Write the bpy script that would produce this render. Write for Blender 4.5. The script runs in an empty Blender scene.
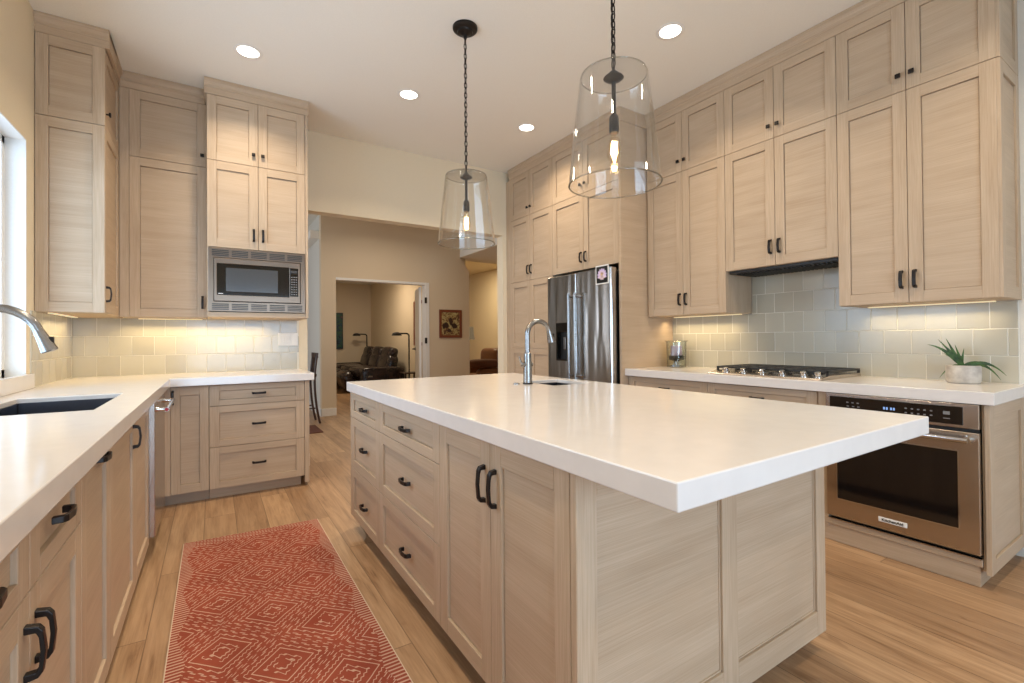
import bpy, math, random
from mathutils import Vector, Matrix
random.seed(7)
S = bpy.context.scene
C = S.collection
PI = math.pi

# ------------------------------------------------------------------ camera
F_PX, CY, YAW, CAM_H, PITCH, ROLL = 467.48, 335.02, 0.56781, 1.17671, 0.008385, 0.008021
c_, s_ = math.cos(YAW), math.sin(YAW)
R0, F0, U0 = Vector((c_, -s_, 0)), Vector((s_, c_, 0)), Vector((0, 0, 1))
U1 = U0 * math.cos(PITCH) - F0 * math.sin(PITCH)
F1 = U0 * math.sin(PITCH) + F0 * math.cos(PITCH)
R2 = R0 * math.cos(ROLL) - U1 * math.sin(ROLL)
U2 = R0 * math.sin(ROLL) + U1 * math.cos(ROLL)
cam_data = bpy.data.cameras.new('camera')
cam = bpy.data.objects.new('camera', cam_data)
C.objects.link(cam)
m = Matrix((R2, U2, -F1)).transposed().to_4x4()
m.translation = Vector((0, 0, CAM_H))
cam.matrix_world = m
cam_data.sensor_width = 36
cam_data.lens = F_PX / 1024 * 36
cam_data.shift_y = -(341.5 - CY) / 1024
cam_data.clip_start = 0.02
S.camera = cam

# ------------------------------------------------------------------ world, exposure, daylight
S.view_settings.view_transform = 'Standard'
S.view_settings.look = 'None'
S.view_settings.gamma = 1
S.view_settings.use_curve_mapping = False
S.view_settings.exposure = -0.74
S.cycles.use_denoising = True
S.cycles.max_bounces = 10
S.cycles.diffuse_bounces = 5
S.cycles.glossy_bounces = 5
S.cycles.transparent_max_bounces = 24
S.cycles.transmission_bounces = 8
S.cycles.caustics_reflective = False
S.cycles.caustics_refractive = False
S.cycles.sample_clamp_indirect = 6
w = bpy.data.worlds.new('world'); S.world = w
w.use_nodes = True
w.node_tree.nodes['Background'].inputs[0].default_value = (0.70, 0.82, 1.0, 1)
w.node_tree.nodes['Background'].inputs[1].default_value = 1.3

def area(name, loc, rot, sx, sy, power, color, spread=PI, shape='RECTANGLE'):
    d = bpy.data.lights.new(name, 'AREA')
    d.shape = shape; d.size = sx; d.size_y = sy
    d.energy = power; d.color = color; d.spread = spread
    o = bpy.data.objects.new(name, d); C.objects.link(o)
    o.location = loc; o.rotation_euler = rot
    return o
DAY = (0.56, 0.74, 1.0)
# daylight standing outside each window opening
area('daylight_sink_window', (-1.35, 2.70, 1.70), (0, -PI/2, 0), 1.6, 2.0, 108, DAY)
area('daylight_patio_doors', (.70, -3.45, 1.2), (PI/2, 0, 0), 2.6, 2.2, 290, DAY)
area('daylight_side_window', (-1.35, -1.2, 1.65), (0, -PI/2, 0), 1.6, 2.0, 36, DAY)
area('daylight_dining_window', (-2.9, 7.0, 1.6), (0, -PI/2, 0), 2.0, 2.6, 110, (.84, .91, 1.0))
WARM = (1.0, 0.83, 0.62)
CEIL = 3.160

# ------------------------------------------------------------------ node helper
class N:
    def __init__(self, name):
        self.m = bpy.data.materials.new(name); self.m.use_nodes = True
        self.t = self.m.node_tree; self.t.nodes.clear()
        self.out = self.t.nodes.new('ShaderNodeOutputMaterial')
    def n(self, typ, ins=None, out=0, **props):
        nd = self.t.nodes.new('ShaderNode' + typ)
        for k, v in props.items(): setattr(nd, k, v)
        for k, v in (ins or {}).items():
            if isinstance(v, bpy.types.NodeSocket): self.t.links.new(v, nd.inputs[k])
            else: nd.inputs[k].default_value = v
        return nd.outputs[out] if out is not None else nd
    def math(self, op, a, b=0.0, c=None):
        d = {0: a, 1: b}
        if c is not None: d[2] = c
        return self.n('Math', d, operation=op)
    def vmath(self, op, a, b):
        return self.n('VectorMath', {0: a, 1: b}, operation=op)
    def obj(self, spread=9.0):
        co = self.n('TexCoord', out=3)
        r = self.n('ObjectInfo', out=5)
        rv = self.n('CombineXYZ', {0: self.math('MULTIPLY', r, spread), 1: self.math('MULTIPLY', r, spread * 1.7), 2: self.math('MULTIPLY', r, spread * 2.3)})
        return self.vmath('ADD', co, rv)
    def noise(self, vec, scale, detail=3, rough=.55, out=0, dist=0):
        return self.n('TexNoise', {'Vector': vec, 'Scale': scale, 'Detail': detail, 'Roughness': rough, 'Distortion': dist}, out)
    def ramp(self, fac, stops):
        nd = self.t.nodes.new('ShaderNodeValToRGB')
        self.t.links.new(fac, nd.inputs[0])
        e = nd.color_ramp.elements
        while len(e) < len(stops): e.new(0.5)
        for i, (p, col) in enumerate(stops):
            e[i].position = p; e[i].color = (*col, 1) if len(col) == 3 else col
        return nd.outputs[0]
    def mix(self, f, a, b, mode='MIX'):
        return self.n('Mix', {0: f, 6: a, 7: b}, 2, data_type='RGBA', blend_type=mode)
    def bump(self, h, strength=.2, dist=.002):
        return self.n('Bump', {'Height': h, 'Strength': strength, 'Distance': dist})
    def bsdf(self, **k):
        ins = {}
        for key, v in k.items(): ins[key.replace('_', ' ')] = v
        b = self.n('BsdfPrincipled', ins)
        self.t.links.new(b, self.out.inputs[0])
        return self.m
    def surf(self, sock):
        self.t.links.new(sock, self.out.inputs[0]); return self.m

def plain(name, col, rough=.5, metal=0.0, bump=0.0, scale=60, coat=0.0, spec=.5):
    n = N(name)
    v = n.noise(n.obj(), scale, 4)
    c = n.mix(v, (*[x * .94 for x in col], 1), (*[min(1, x * 1.05) for x in col], 1))
    k = dict(Base_Color=c, Roughness=rough, Metallic=metal, Specular_IOR_Level=spec, Coat_Weight=coat)
    if bump: k['Normal'] = n.bump(v, bump)
    return n.bsdf(**k)

def oak(name, horizontal, a=(.42, .305, .20), b=(.56, .435, .31)):
    n = N(name)
    co = n.obj()
    sc = (.6, .6, 95) if horizontal else (34, 34, 1)
    v = n.vmath('MULTIPLY', co, sc)
    g = n.noise(v, 5.5, 6, .62)
    sc2 = (1, 1, 9) if horizontal else (9, 9, 1)
    g2 = n.noise(n.vmath('MULTIPLY', co, sc2), 2.2, 3, .5)
    f = n.math('ADD', n.math('MULTIPLY', g, .62), n.math('MULTIPLY', g2, .38))
    col = n.ramp(f, [(.33, a), (.5, tuple((x + y) / 2 for x, y in zip(a, b))), (.64, b)])
    r = n.n('ObjectInfo', out=5)
    col = n.mix(n.math('MULTIPLY', r, .16), col, (.60, .43, .28, 1))
    return n.bsdf(Base_Color=col, Roughness=.46, Specular_IOR_Level=.35, Normal=n.bump(g, .12, .001))

M = {}
M['oak_v'] = oak('limed_oak_upright_grain', False)
M['oak_h'] = oak('limed_oak_level_grain', True)
M['wall'] = plain('cream_wall_paint', (.79, .69, .515), .75, bump=.05, scale=180, spec=.2)
M['wall_hall'] = plain('tan_wall_paint', (.70, .58, .42), .75, bump=.05, scale=180, spec=.2)
M['wall_day'] = plain('daylit_wall_paint', (.72, .69, .62), .75, bump=.05, scale=180, spec=.2)  # paler than the hall paint: daylight on these walls put into the colour
M['ceiling'] = plain('ceiling_paint', (.86, .83, .755), .85, bump=.05, scale=160, spec=.15)
M['white'] = plain('white_trim_paint', (.82, .80, .76), .4)
M['quartz'] = plain('white_quartz', (.75, .71, .675), .13, scale=14, spec=.5)
M['black'] = plain('dark_bronze_metal', (.022, .018, .016), .38, .6)
M['blackmatte'] = plain('black_enamel', (.012, .012, .012), .45)
M['iron'] = plain('cast_iron', (.02, .02, .02), .5, bump=.2, scale=200)
M['chrome'] = plain('polished_chrome', (.60, .59, .58), .12, 1)
M['nickel'] = plain('brushed_nickel', (.31, .305, .30), .25, 1)
M['sink'] = plain('sink_steel', (.13, .13, .15), .30, 1)
M['white_plastic'] = plain('white_plastic', (.82, .82, .80), .35)
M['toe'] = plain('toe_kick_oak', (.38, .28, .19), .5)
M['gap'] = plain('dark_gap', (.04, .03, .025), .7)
M['groove'] = plain('carcass_oak', (.42, .32, .22), .6)

def steel(name, col, rough, vertical=True):
    n = N(name)
    v = n.vmath('MULTIPLY', n.obj(), (1, 1, 120) if not vertical else (120, 120, 1))
    g = n.noise(v, 6, 4)
    wv = n.noise(n.vmath('MULTIPLY', n.obj(), (5, 5, .7)) if vertical else n.obj(), 2.2, 1)
    c = n.mix(g, (*[x * .93 for x in col], 1), (*[x * 1.05 for x in col], 1))
    return n.bsdf(Base_Color=c, Metallic=1.0, Roughness=n.math('ADD', n.math('MULTIPLY', g, .05), rough),
                  Normal=n.bump(wv, .28 if vertical else .06, .02))
M['steel'] = steel('brushed_stainless', (.54, .48, .43), .22, False)
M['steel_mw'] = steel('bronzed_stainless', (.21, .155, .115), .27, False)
M['steel_fr'] = steel('fridge_stainless', (.56, .54, .52), .17, True)

def glassy(name, tint=(.97, .98, .97), ior=1.45, rough=.0, edge=.8):
    n = N(name)
    fc = n.n('LayerWeight', {'Blend': .5}, 1)
    r0 = ((ior - 1) / (ior + 1)) ** 2
    fr = n.math('ADD', r0, n.math('MULTIPLY', n.math('POWER', fc, 5.0), 1 - r0))
    tc = n.mix(n.math('POWER', fc, 3.0), (*tint, 1), (edge, edge, edge * .98, 1))
    tr = n.n('BsdfTransparent', {'Color': tc})
    gl = n.n('BsdfGlossy', {'Color': (1, 1, 1, 1), 'Roughness': rough})
    return n.surf(n.n('MixShader', {0: fr, 1: tr, 2: gl}))
M['shade_glass'] = glassy('clear_shade_glass', (.985, .985, .98), 1.5, .01, .78)
M['jar_glass'] = glassy('hurricane_glass', (.93, .95, .93), 1.6, .01, .35)
M['rim_glass'] = glassy('thick_rim_glass', (.80, .80, .77), 1.7, .02, .30)
M['bulb_glass'] = glassy('amber_bulb_glass', (1.0, .93, .80), 1.5, .02)
M['glass'] = glassy('window_glass', (.97, .99, .98), 1.35)
M['oven_glass'] = plain('black_oven_glass', (.006, .005, .005), .06, spec=.7)
M['mw_glass'] = plain('microwave_window', (.06, .06, .06), .16, spec=.5)

def emit(name, col, strength):
    n = N(name)
    return n.surf(n.n('Emission', {'Color': (*col, 1), 'Strength': strength}))
M['can_glow'] = emit('ceiling_light_glow', (1, .93, .82), 14)
M['filament'] = emit('filament_glow', (1, .66, .32), 55)
M['bar_glow'] = emit('light_bar_glow', (1, .80, .50), 1.6)
M['digits'] = emit('blue_display_digits', (.35, .55, 1), 1.4)
M['key'] = plain('grey_key_print', (.20, .195, .19), .5)
M['lamp_cream'] = emit('lampshade_glow', (1, .72, .40), .28)

def tilemat(name, ca, cb):
    n = N(name)
    r = n.n('NewGeometry', out=8)
    co = n.n('TexCoord', out=3)
    big = n.noise(co, 16, 3, .6)
    c = n.mix(r, (*ca, 1), (*cb, 1))
    c = n.mix(n.math('MULTIPLY', big, .25), c, (.52, .49, .40, 1))
    return n.bsdf(Base_Color=c, Roughness=.16, Specular_IOR_Level=.5, Normal=n.bump(n.noise(co, 14, 1), .05, .004))
M['tile'] = tilemat('glazed_tile', (.415, .385, .31), (.505, .475, .385))
M['grout'] = plain('pale_grout', (.74, .72, .64), .8)

def floormat():
    n = N('oak_plank_floor')
    p = n.n('NewGeometry', out=0)
    xyz = n.n('SeparateXYZ', {0: p}, None)
    x, y = xyz.outputs[0], xyz.outputs[1]
    xs = n.math('DIVIDE', n.math('ADD', x, 20.004), .175)
    ix = n.math('FLOOR', xs); fx = n.math('FRACT', xs)
    off = n.n('TexWhiteNoise', {'W': ix}, 0, noise_dimensions='1D')
    ys = n.math('ADD', n.math('DIVIDE', n.math('ADD', y, 20.0), 1.55), n.math('MULTIPLY', off, 5.0))
    iy = n.math('FLOOR', ys); fy = n.math('FRACT', ys)
    cell = n.n('CombineXYZ', {0: ix, 1: iy, 2: 0.0})
    rnd = n.n('TexWhiteNoise', {'Vector': cell}, 0, noise_dimensions='3D')
    rv = n.n('TexWhiteNoise', {'Vector': cell}, 1, noise_dimensions='3D')
    base = n.n('CombineXYZ', {0: n.math('MULTIPLY', x, 11.0), 1: n.math('MULTIPLY', y, .9), 2: 0.0})
    v = n.vmath('ADD', base, n.vmath('MULTIPLY', rv, (40, 40, 40)))
    g = n.noise(v, 1.5, 7, .62, dist=1.0)
    v2 = n.vmath('ADD', n.n('CombineXYZ', {0: n.math('MULTIPLY', x, 60.0), 1: n.math('MULTIPLY', y, 2.5), 2: 0.0}), rv)
    g2 = n.noise(v2, 2.0, 4)
    col = n.ramp(n.math('ADD', n.math('MULTIPLY', g, .7), n.math('MULTIPLY', g2, .3)),
                 [(.30, (.17, .088, .042)), (.44, (.345, .205, .11)), (.62, (.48, .305, .175))])
    tint = n.ramp(rnd, [(0, (.80, .78, .76)), (.5, (.96, .95, .93)), (1, (1.10, 1.12, 1.12))])
    col = n.mix(1.0, col, tint, 'MULTIPLY')
    # knots and dark streaks
    kn = n.noise(n.n('CombineXYZ', {0: n.math('MULTIPLY', x, 3.2), 1: n.math('MULTIPLY', y, 1.6), 2: rnd}), 2.6, 3, .6, dist=.5)
    kf = n.ramp(kn, [(.66, (0, 0, 0)), (.74, (1, 1, 1))])
    col = n.mix(n.math('MULTIPLY', kf, .5), col, (.20, .10, .045, 1))
    ex = n.math('MINIMUM', fx, n.math('SUBTRACT', 1.0, fx))
    ey = n.math('MINIMUM', fy, n.math('SUBTRACT', 1.0, fy))
    gap = n.math('MAXIMUM', n.math('LESS_THAN', ex, .012), n.math('LESS_THAN', ey, .0016))
    col = n.mix(n.math('MULTIPLY', gap, .62), col, (.12, .07, .035, 1))
    h = n.math('SUBTRACT', n.math('MULTIPLY', g2, .3), gap)
    return n.bsdf(Base_Color=col, Roughness=n.math('ADD', .30, n.math('MULTIPLY', g, .18)), Specular_IOR_Level=.4, Normal=n.bump(h, .25, .0015))
M['floor'] = floormat()

# ------------------------------------------------------------------ mesh builder
ORG = {}
class MB:
    def __init__(self): self.v = []; self.f = []; self.mi = []; self.cur = 0
    def mat(self, i): self.cur = i; return self
    def add(self, vs, fs):
        b = len(self.v); self.v += [tuple(p) for p in vs]
        for f in fs: self.f.append([b + i for i in f]); self.mi.append(self.cur)
        return self
    def box(self, x0, x1, y0, y1, z0, z1):
        x0, x1 = min(x0, x1), max(x0, x1); y0, y1 = min(y0, y1), max(y0, y1); z0, z1 = min(z0, z1), max(z0, z1)
        return self.add([(x0, y0, z0), (x1, y0, z0), (x1, y1, z0), (x0, y1, z0), (x0, y0, z1), (x1, y0, z1), (x1, y1, z1), (x0, y1, z1)],
                        [(0, 3, 2, 1), (4, 5, 6, 7), (0, 1, 5, 4), (1, 2, 6, 5), (2, 3, 7, 6), (3, 0, 4, 7)])
    def tube(self, pts, radii, n=10, caps=True, squash=None):
        pts = [Vector(p) for p in pts]
        if not hasattr(radii, '__len__'): radii = [radii] * len(pts)
        t0 = (pts[1] - pts[0]).normalized()
        a = Vector((0, 0, 1)) if abs(t0.z) < .9 else Vector((1, 0, 0))
        nrm = t0.cross(a).normalized()
        rings = []; b = len(self.v)
        for i, p in enumerate(pts):
            t = (pts[min(i + 1, len(pts) - 1)] - pts[max(i - 1, 0)]).normalized()
            nrm = (nrm - t * nrm.dot(t)).normalized(); bi = t.cross(nrm)
            for k in range(n):
                an = 2 * PI * (k + .5) / n
                self.v.append(tuple(p + (nrm * math.cos(an) + bi * math.sin(an)) * radii[i]))
        for i in range(len(pts) - 1):
            for k in range(n):
                k2 = (k + 1) % n
                self.f.append([b + i * n + k, b + i * n + k2, b + (i + 1) * n + k2, b + (i + 1) * n + k]); self.mi.append(self.cur)
        if caps:
            self.f.append([b + k for k in range(n)][::-1]); self.mi.append(self.cur)
            self.f.append([b + (len(pts) - 1) * n + k for k in range(n)]); self.mi.append(self.cur)
        return self
    def lathe(self, prof, c, n=32, axis='Z', closed=False, caps=True):
        b = len(self.v); c = Vector(c)
        for r, h in prof:
            for k in range(n):
                an = 2 * PI * k / n
                x, y = r * math.cos(an), r * math.sin(an)
                p = (x, y, h) if axis == 'Z' else ((h, x, y) if axis == 'X' else (y, h, x))
                self.v.append(tuple(c + Vector(p)))
        m_ = len(prof)
        for i in range(m_ if closed else m_ - 1):
            j = (i + 1) % m_
            for k in range(n):
                k2 = (k + 1) % n
                self.f.append([b + i * n + k, b + i * n + k2, b + j * n + k2, b + j * n + k]); self.mi.append(self.cur)
        if caps and not closed:
            if prof[0][0] > 1e-6: self.f.append([b + k for k in range(n)][::-1]); self.mi.append(self.cur)
            if prof[-1][0] > 1e-6: self.f.append([b + (m_ - 1) * n + k for k in range(n)]); self.mi.append(self.cur)
        return self
    def prism(self, poly, axis, a, b_):
        """poly of 2D points extruded along axis from a to b_; axis X: (y,z), Y: (x,z), Z: (x,y)"""
        def P(u, v, t): return {'X': (t, u, v), 'Y': (u, t, v), 'Z': (u, v, t)}[axis]
        n = len(poly)
        vs = [P(u, v, a) for u, v in poly] + [P(u, v, b_) for u, v in poly]
        fs = [list(range(n))[::-1], list(range(n, 2 * n))] + [(i, (i + 1) % n, n + (i + 1) % n, n + i) for i in range(n)]
        return self.add(vs, fs)
    def super(self, c, h, e=.4, rot=None, nu=16, nv=24):
        """soft rounded block"""
        b = len(self.v); R = rot or Matrix.Identity(3); c = Vector(c)
        def sp(x, p): return math.copysign(abs(x) ** p, x)
        for i in range(nu + 1):
            ph = -PI / 2 + PI * i / nu
            for k in range(nv):
                th = 2 * PI * k / nv
                p = Vector((h[0] * sp(math.cos(ph), e) * sp(math.cos(th), e), h[1] * sp(math.cos(ph), e) * sp(math.sin(th), e), h[2] * sp(math.sin(ph), e)))
                self.v.append(tuple(c + R @ p))
        for i in range(nu):
            for k in range(nv):
                k2 = (k + 1) % nv
                self.f.append([b + i * nv + k, b + i * nv + k2, b + (i + 1) * nv + k2, b + (i + 1) * nv + k]); self.mi.append(self.cur)
        return self
    def cells(self, us, vs, filled, t0, t1, axis='Z'):
        """slab made of grid cells with holes; axis Z: u=x v=y, Y: u=x v=z, X: u=y v=z"""
        def P(u, v, t): return {'X': (t, u, v), 'Y': (u, t, v), 'Z': (u, v, t)}[axis]
        idx = {}
        def V(i, j, t):
            k = (i, j, t)
            if k not in idx:
                idx[k] = len(self.v); self.v.append(P(us[i], vs[j], t1 if t else t0))
            return idx[k]
        nu, nv = len(us) - 1, len(vs) - 1
        F = lambda i, j: 0 <= i < nu and 0 <= j < nv and filled(i, j)
        for i in range(nu):
            for j in range(nv):
                if not F(i, j): continue
                q = [(i, j), (i + 1, j), (i + 1, j + 1), (i, j + 1)]
                self.f.append([V(*p, 1) for p in q]); self.mi.append(self.cur)
                self.f.append([V(*p, 0) for p in q][::-1]); self.mi.append(self.cur)
                for (di, dj), (a, b) in {(0, -1): (0, 1), (1, 0): (1, 2), (0, 1): (2, 3), (-1, 0): (3, 0)}.items():
                    if not F(i + di, j + dj):
                        self.f.append([V(*q[a], 0), V(*q[b], 0), V(*q[b], 1), V(*q[a], 1)]); self.mi.append(self.cur)
        return self
    def build(self, name, mats, parent=None, bevel=0.0, smooth=False, seg=2, origin=None, flip=True):
        if not isinstance(mats, (list, tuple)): mats = [mats]
        xs = [p[0] for p in self.v]; ys = [p[1] for p in self.v]; zs = [p[2] for p in self.v]
        o_ = Vector(origin) if origin else Vector(((min(xs) + max(xs)) / 2, (min(ys) + max(ys)) / 2, min(zs) if parent is None else (min(zs) + max(zs)) / 2))
        me = bpy.data.meshes.new(name)
        me.from_pydata([tuple(Vector(p) - o_) for p in self.v], [], self.f)
        for mt in mats: me.materials.append(M[mt] if isinstance(mt, str) else mt)
        for p, i in zip(me.polygons, self.mi): p.material_index = i
        if flip:
            import bmesh
            bm = bmesh.new(); bm.from_mesh(me); bmesh.ops.recalc_face_normals(bm, faces=bm.faces); bm.to_mesh(me); bm.free()
        if smooth:
            me.polygons.foreach_set('use_smooth', [True] * len(me.polygons))
            me.set_sharp_from_angle(angle=math.radians(38))
        me.update()
        o = bpy.data.objects.new(name, me); C.objects.link(o)
        po = ORG[parent.name] if parent else Vector((0, 0, 0))
        o.parent = parent; o.location = o_ - po
        ORG[o.name] = o_
        if bevel:
            b = o.modifiers.new('bevel', 'BEVEL'); b.width = bevel; b.segments = seg; b.limit_method = 'ANGLE'; b.angle_limit = math.radians(40)
        return o

def thing(name, loc, label, cat, group=None):
    o = bpy.data.objects.new(name, None); C.objects.link(o); o.location = loc; o.empty_display_size = .1
    ORG[o.name] = Vector(loc)
    return tag(o, label, cat, group)
def tag(o, label, cat, group=None):
    o['label'] = label; o['category'] = cat
    if group: o['group'] = group
    return o
def struct(o): o['kind'] = 'structure'; return o
def lab(o, label): o['label'] = label; return o

def move_copy(root, delta, label=None):
    """copy a thing, its parts and their sub-parts"""
    r = root.copy(); C.objects.link(r); r.location = root.location + Vector(delta)
    ORG[r.name] = ORG[root.name] + Vector(delta)
    if label: r['label'] = label
    def kids(src, dst):
        for ch in [x for x in bpy.data.objects if x.parent == src]:
            c = ch.copy(); C.objects.link(c); c.parent = dst
            kids(ch, c)
    kids(root, r)
    return r

# faces: R looks to -X, L looks to +X, B looks to -Y
def fp(face, plane, a, d, z):
    if face == 'R': return (plane - d, a, z)
    if face == 'L': return (plane + d, a, z)
    return (a, plane - d, z)
def fbox(mb, face, plane, a0, a1, z0, z1, d0, d1):
    p, q = fp(face, plane, a0, d0, z0), fp(face, plane, a1, d1, z1)
    return mb.box(p[0], q[0], p[1], q[1], p[2], q[2])
DT = .02     # door thickness
def shaker(name, parent, face, plane, a0, a1, z0, z1, st=.062, rl=.062, gap=.0016):
    """plane = outer face of the door"""
    a0, a1 = min(a0, a1) + gap, max(a0, a1) - gap; z0 += gap; z1 -= gap
    mb = MB()
    mb.mat(0)
    fbox(mb, face, plane, a0, a0 + st, z0, z1, -DT, 0); fbox(mb, face, plane, a1 - st, a1, z0, z1, -DT, 0)
    mb.mat(1)
    fbox(mb, face, plane, a0 + st, a1 - st, z0, z0 + rl, -DT, 0); fbox(mb, face, plane, a0 + st, a1 - st, z1 - rl, z1, -DT, 0)
    g_ = .0018
    fbox(mb, face, plane, a0 + st + g_, a1 - st - g_, z0 + rl + g_, z1 - rl - g_, -DT + .003, -.0095)
    fbox(mb, face, plane, a0 + .01, a1 - .01, z0 + .01, z1 - .01, -DT - .0005, -DT + .003)
    return mb.build(name, ['oak_v', 'oak_h'], parent, bevel=.0012, seg=1)

def pull(parent, face, plane, a, z, vertical, L=.096, up=1):
    h = L / 2; w_ = .0080
    prof = [(-h - .004, 0), (-h, .020), (-h * .8, .0265), (0, .0305), (h * .8, .0265), (h, .020), (h + .004, 0),
            (h - .011, 0), (h - .012, .0165), (h * .55, .0205), (0, .0225), (-h * .55, .0205), (-h + .012, .0165), (-h + .011, 0)]
    n_ = len(prof); vs = []
    for s_w in (-w_, w_):
        for t, d in prof:
            vs.append(fp(face, plane, a + s_w, d, z + t) if vertical else fp(face, plane, a + t, d, z + s_w))
    # profile split into convex strips: outer i pairs with inner
    pair = [(0, 13), (1, 12), (2, 11), (3, 10), (4, 9), (5, 8), (6, 7)]
    fs = []
    for k in range(6):
        (o1, i1_), (o2, i2_) = pair[k], pair[k + 1]
        fs.append((o1, o2, i2_, i1_)); fs.append((i1_ + n_, i2_ + n_, o2 + n_, o1 + n_))
    for k in range(n_): fs.append((k, k + n_, (k + 1) % n_ + n_, (k + 1) % n_))
    return MB().add(vs, fs).build('handle', 'black', parent, bevel=.0018, seg=2)
def knob(parent, face, plane, a, z):
    mb = MB()
    mb.tube([fp(face, plane, a, 0, z), fp(face, plane, a, .017, z)], .0055, 10)
    fbox(mb, face, plane, a - .0125, a + .0125, z - .0125, z + .0125, .015, .026)
    return mb.build('knob', 'black', parent, bevel=.003, seg=2)
def door(root, face, plane, a0, a1, z0, z1, hw=None, ha=None, hz=None, **k):
    d = shaker('door', root, face, plane, a0, a1, z0, z1, **k)
    if hw == 'pull': pull(d, face, plane, ha, hz, True)
    elif hw == 'hpull': pull(d, face, plane, ha, hz, False)
    elif hw == 'knob': knob(d, face, plane, ha, hz)
    return d
def drawer(root, face, plane, a0, a1, z0, z1, hz=None, L=.092, rl=.05, ha=None):
    d = shaker('drawer', root, face, plane, a0, a1, z0, z1, rl=min(rl, (z1 - z0) * .27))
    pull(d, face, plane, (a0 + a1) / 2 if ha is None else ha, hz if hz is not None else (z0 + z1) / 2, False, L)
    return d
def carcass(root, x0, x1, y0, y1, z0, z1):
    return MB().box(x0, x1, y0, y1, z0, z1).build('body', 'oak_v', root)

# ------------------------------------------------------------------ main dimensions
LW = -.902; RW = 3.611; BW = 4.737; FW = -3.0
ZC, ZCB, ZIB = .915, .856, .859
ZF = .084
ZUB, ZDV, ZDT = 1.362, 2.549, 3.045

# ------------------------------------------------------------------ room shell
mb = MB().box(-4.2, 8.2, -5.5, 15.6, -.12, 0)
struct(mb.build('floor', 'floor'))
mb = MB().box(-4.2, 8.2, -3.15, 7.85, CEIL, CEIL + .12)
struct(mb.build('ceiling', 'ceiling'))
struct(MB().box(1.27, 3.96, 7.81, 15.2, 2.78, 2.9).build('ceiling_den', 'ceiling'))
struct(MB().box(4.12, 8.2, 7.98, 15.2, 3.0, 3.12).build('ceiling_hall', 'wall'))

# left wall with two window openings
ys = [FW - .15, -2.2, -.2, 1.77, 3.735, BW]; zs = [0, .98, 2.34, CEIL]
struct(MB().cells(ys, zs, lambda i, j: not (j == 1 and i in (1, 3)), LW - .16, LW, 'X').build('wall_left', 'wall'))
for k, (y0, y1) in enumerate(((1.77, 3.735), (-2.2, -.2))):
    fr = MB()
    X0, X1 = LW - .125, LW - .085
    for a, b, c, d in ((y0, y0 + .05, .98, 2.34), (y1 - .05, y1, .98, 2.34), (y0, y1, .98, 1.03), (y0, y1, 2.29, 2.34), ((y0 + y1) / 2 - .03, (y0 + y1) / 2 + .03, .98, 2.34)):
        fr.box(X0, X1, a, b, c, d)
    wn = struct(fr.build('window_%d' % (k + 1), 'white', bevel=.003))
    MB().box(LW - .11, LW - .104, y0 + .04, y1 - .04, 1.02, 2.30).build('window_pane', 'glass', wn)
# white painted reveal of the sink window
rv = MB()
rv.box(LW - .085, LW + .001, 3.727, 3.735, .98, 2.34).box(LW - .085, LW + .001, 1.77, 1.778, .98, 2.34).box(LW - .085, LW + .001, 1.778, 3.727, 2.332, 2.34)
struct(rv.build('trim_1', 'white'))
# right wall
struct(MB().box(RW, RW + .15, FW - .15, BW, 0, CEIL).build('wall_right', 'wall_day'))
# front wall (behind the camera) with a wide glazed opening
xs = [LW - .16, -.55, 1.95, RW + .15]; zs = [0, 2.15, CEIL]
struct(MB().cells(xs, zs, lambda i, j: not (j == 0 and i == 1), FW - .15, FW, 'Y').build('wall_front', 'wall'))
fr = MB()
for x in (-.55, .67, 1.89): fr.box(x, x + .06, FW - .10, FW - .05, 0, 2.15)
fr.box(-.55, 1.95, FW - .10, FW - .05, 2.08, 2.15).box(-.55, 1.95, FW - .10, FW - .05, 0, .08)
wn = struct(fr.build('door_1', 'white', bevel=.003))
MB().box(-.5, 1.9, FW - .08, FW - .072, .06, 2.1).build('door_glass', 'glass', wn)
# back wall with the wide opening to the hall
xs = [LW - .16, .742, 2.90, RW + .15]; zs = [0, 2.406, CEIL]
struct(MB().cells(xs, zs, lambda i, j: not (j == 0 and i == 1), BW, BW + .13, 'Y').build('wall_back', 'wall'))
# hall wall with den doorway and a clipped corner at the far opening
pts = [(1.40, 0), (1.621, 0), (1.621, 2.17), (3.176, 2.17), (3.176, 0), (3.97, 0), (3.97, 2.43), (3.785, 2.668), (3.785, CEIL), (1.40, CEIL)]
hw = MB()
hw.prism([(1.40, 0), (1.621, 0), (1.621, CEIL), (1.40, CEIL)], 'Y', 7.68, 7.81)
hw.prism([(1.621, 2.17), (3.176, 2.17), (3.176, CEIL), (1.621, CEIL)], 'Y', 7.68, 7.81)
hw.prism([(3.176, 0), (3.97, 0), (3.97, 2.43), (3.785, 2.668), (3.785, CEIL), (3.176, CEIL)], 'Y', 7.68, 7.81)
struct(hw.build('wall_hall', 'wall_hall'))
struct(MB().box(1.40, 1.55, 7.81, 15.2, 0, CEIL).build('wall_den_left', 'wall_day'))
struct(MB().box(1.55, 4.10, 13.65, 13.80, 0, 2.8).build('wall_den_back', 'wall_hall'))
struct(MB().box(3.85, 3.96, 7.81, 13.65, 0, CEIL).build('wall_den_right', 'wall_hall'))
struct(MB().box(3.785, 7.0, BW + .13, 7.98, 2.668, CEIL - .002).build('ceiling_soffit', 'ceiling'))
struct(MB().box(6.19, 6.34, 7.0, 15.2, 0, 3.1).build('wall_far_right', 'wall'))
struct(MB().box(4.12, 6.3, 14.8, 14.95, 0, 3.1).build('wall_far_back', 'wall'))
struct(MB().box(7.0, 7.15, BW, 8.2, 0, CEIL).build('wall_hall_right', 'wall_hall'))
struct(MB().box(6.34, 7.1, 7.98, 8.1, 0, CEIL).build('wall_hall_end', 'wall_hall'))
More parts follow.
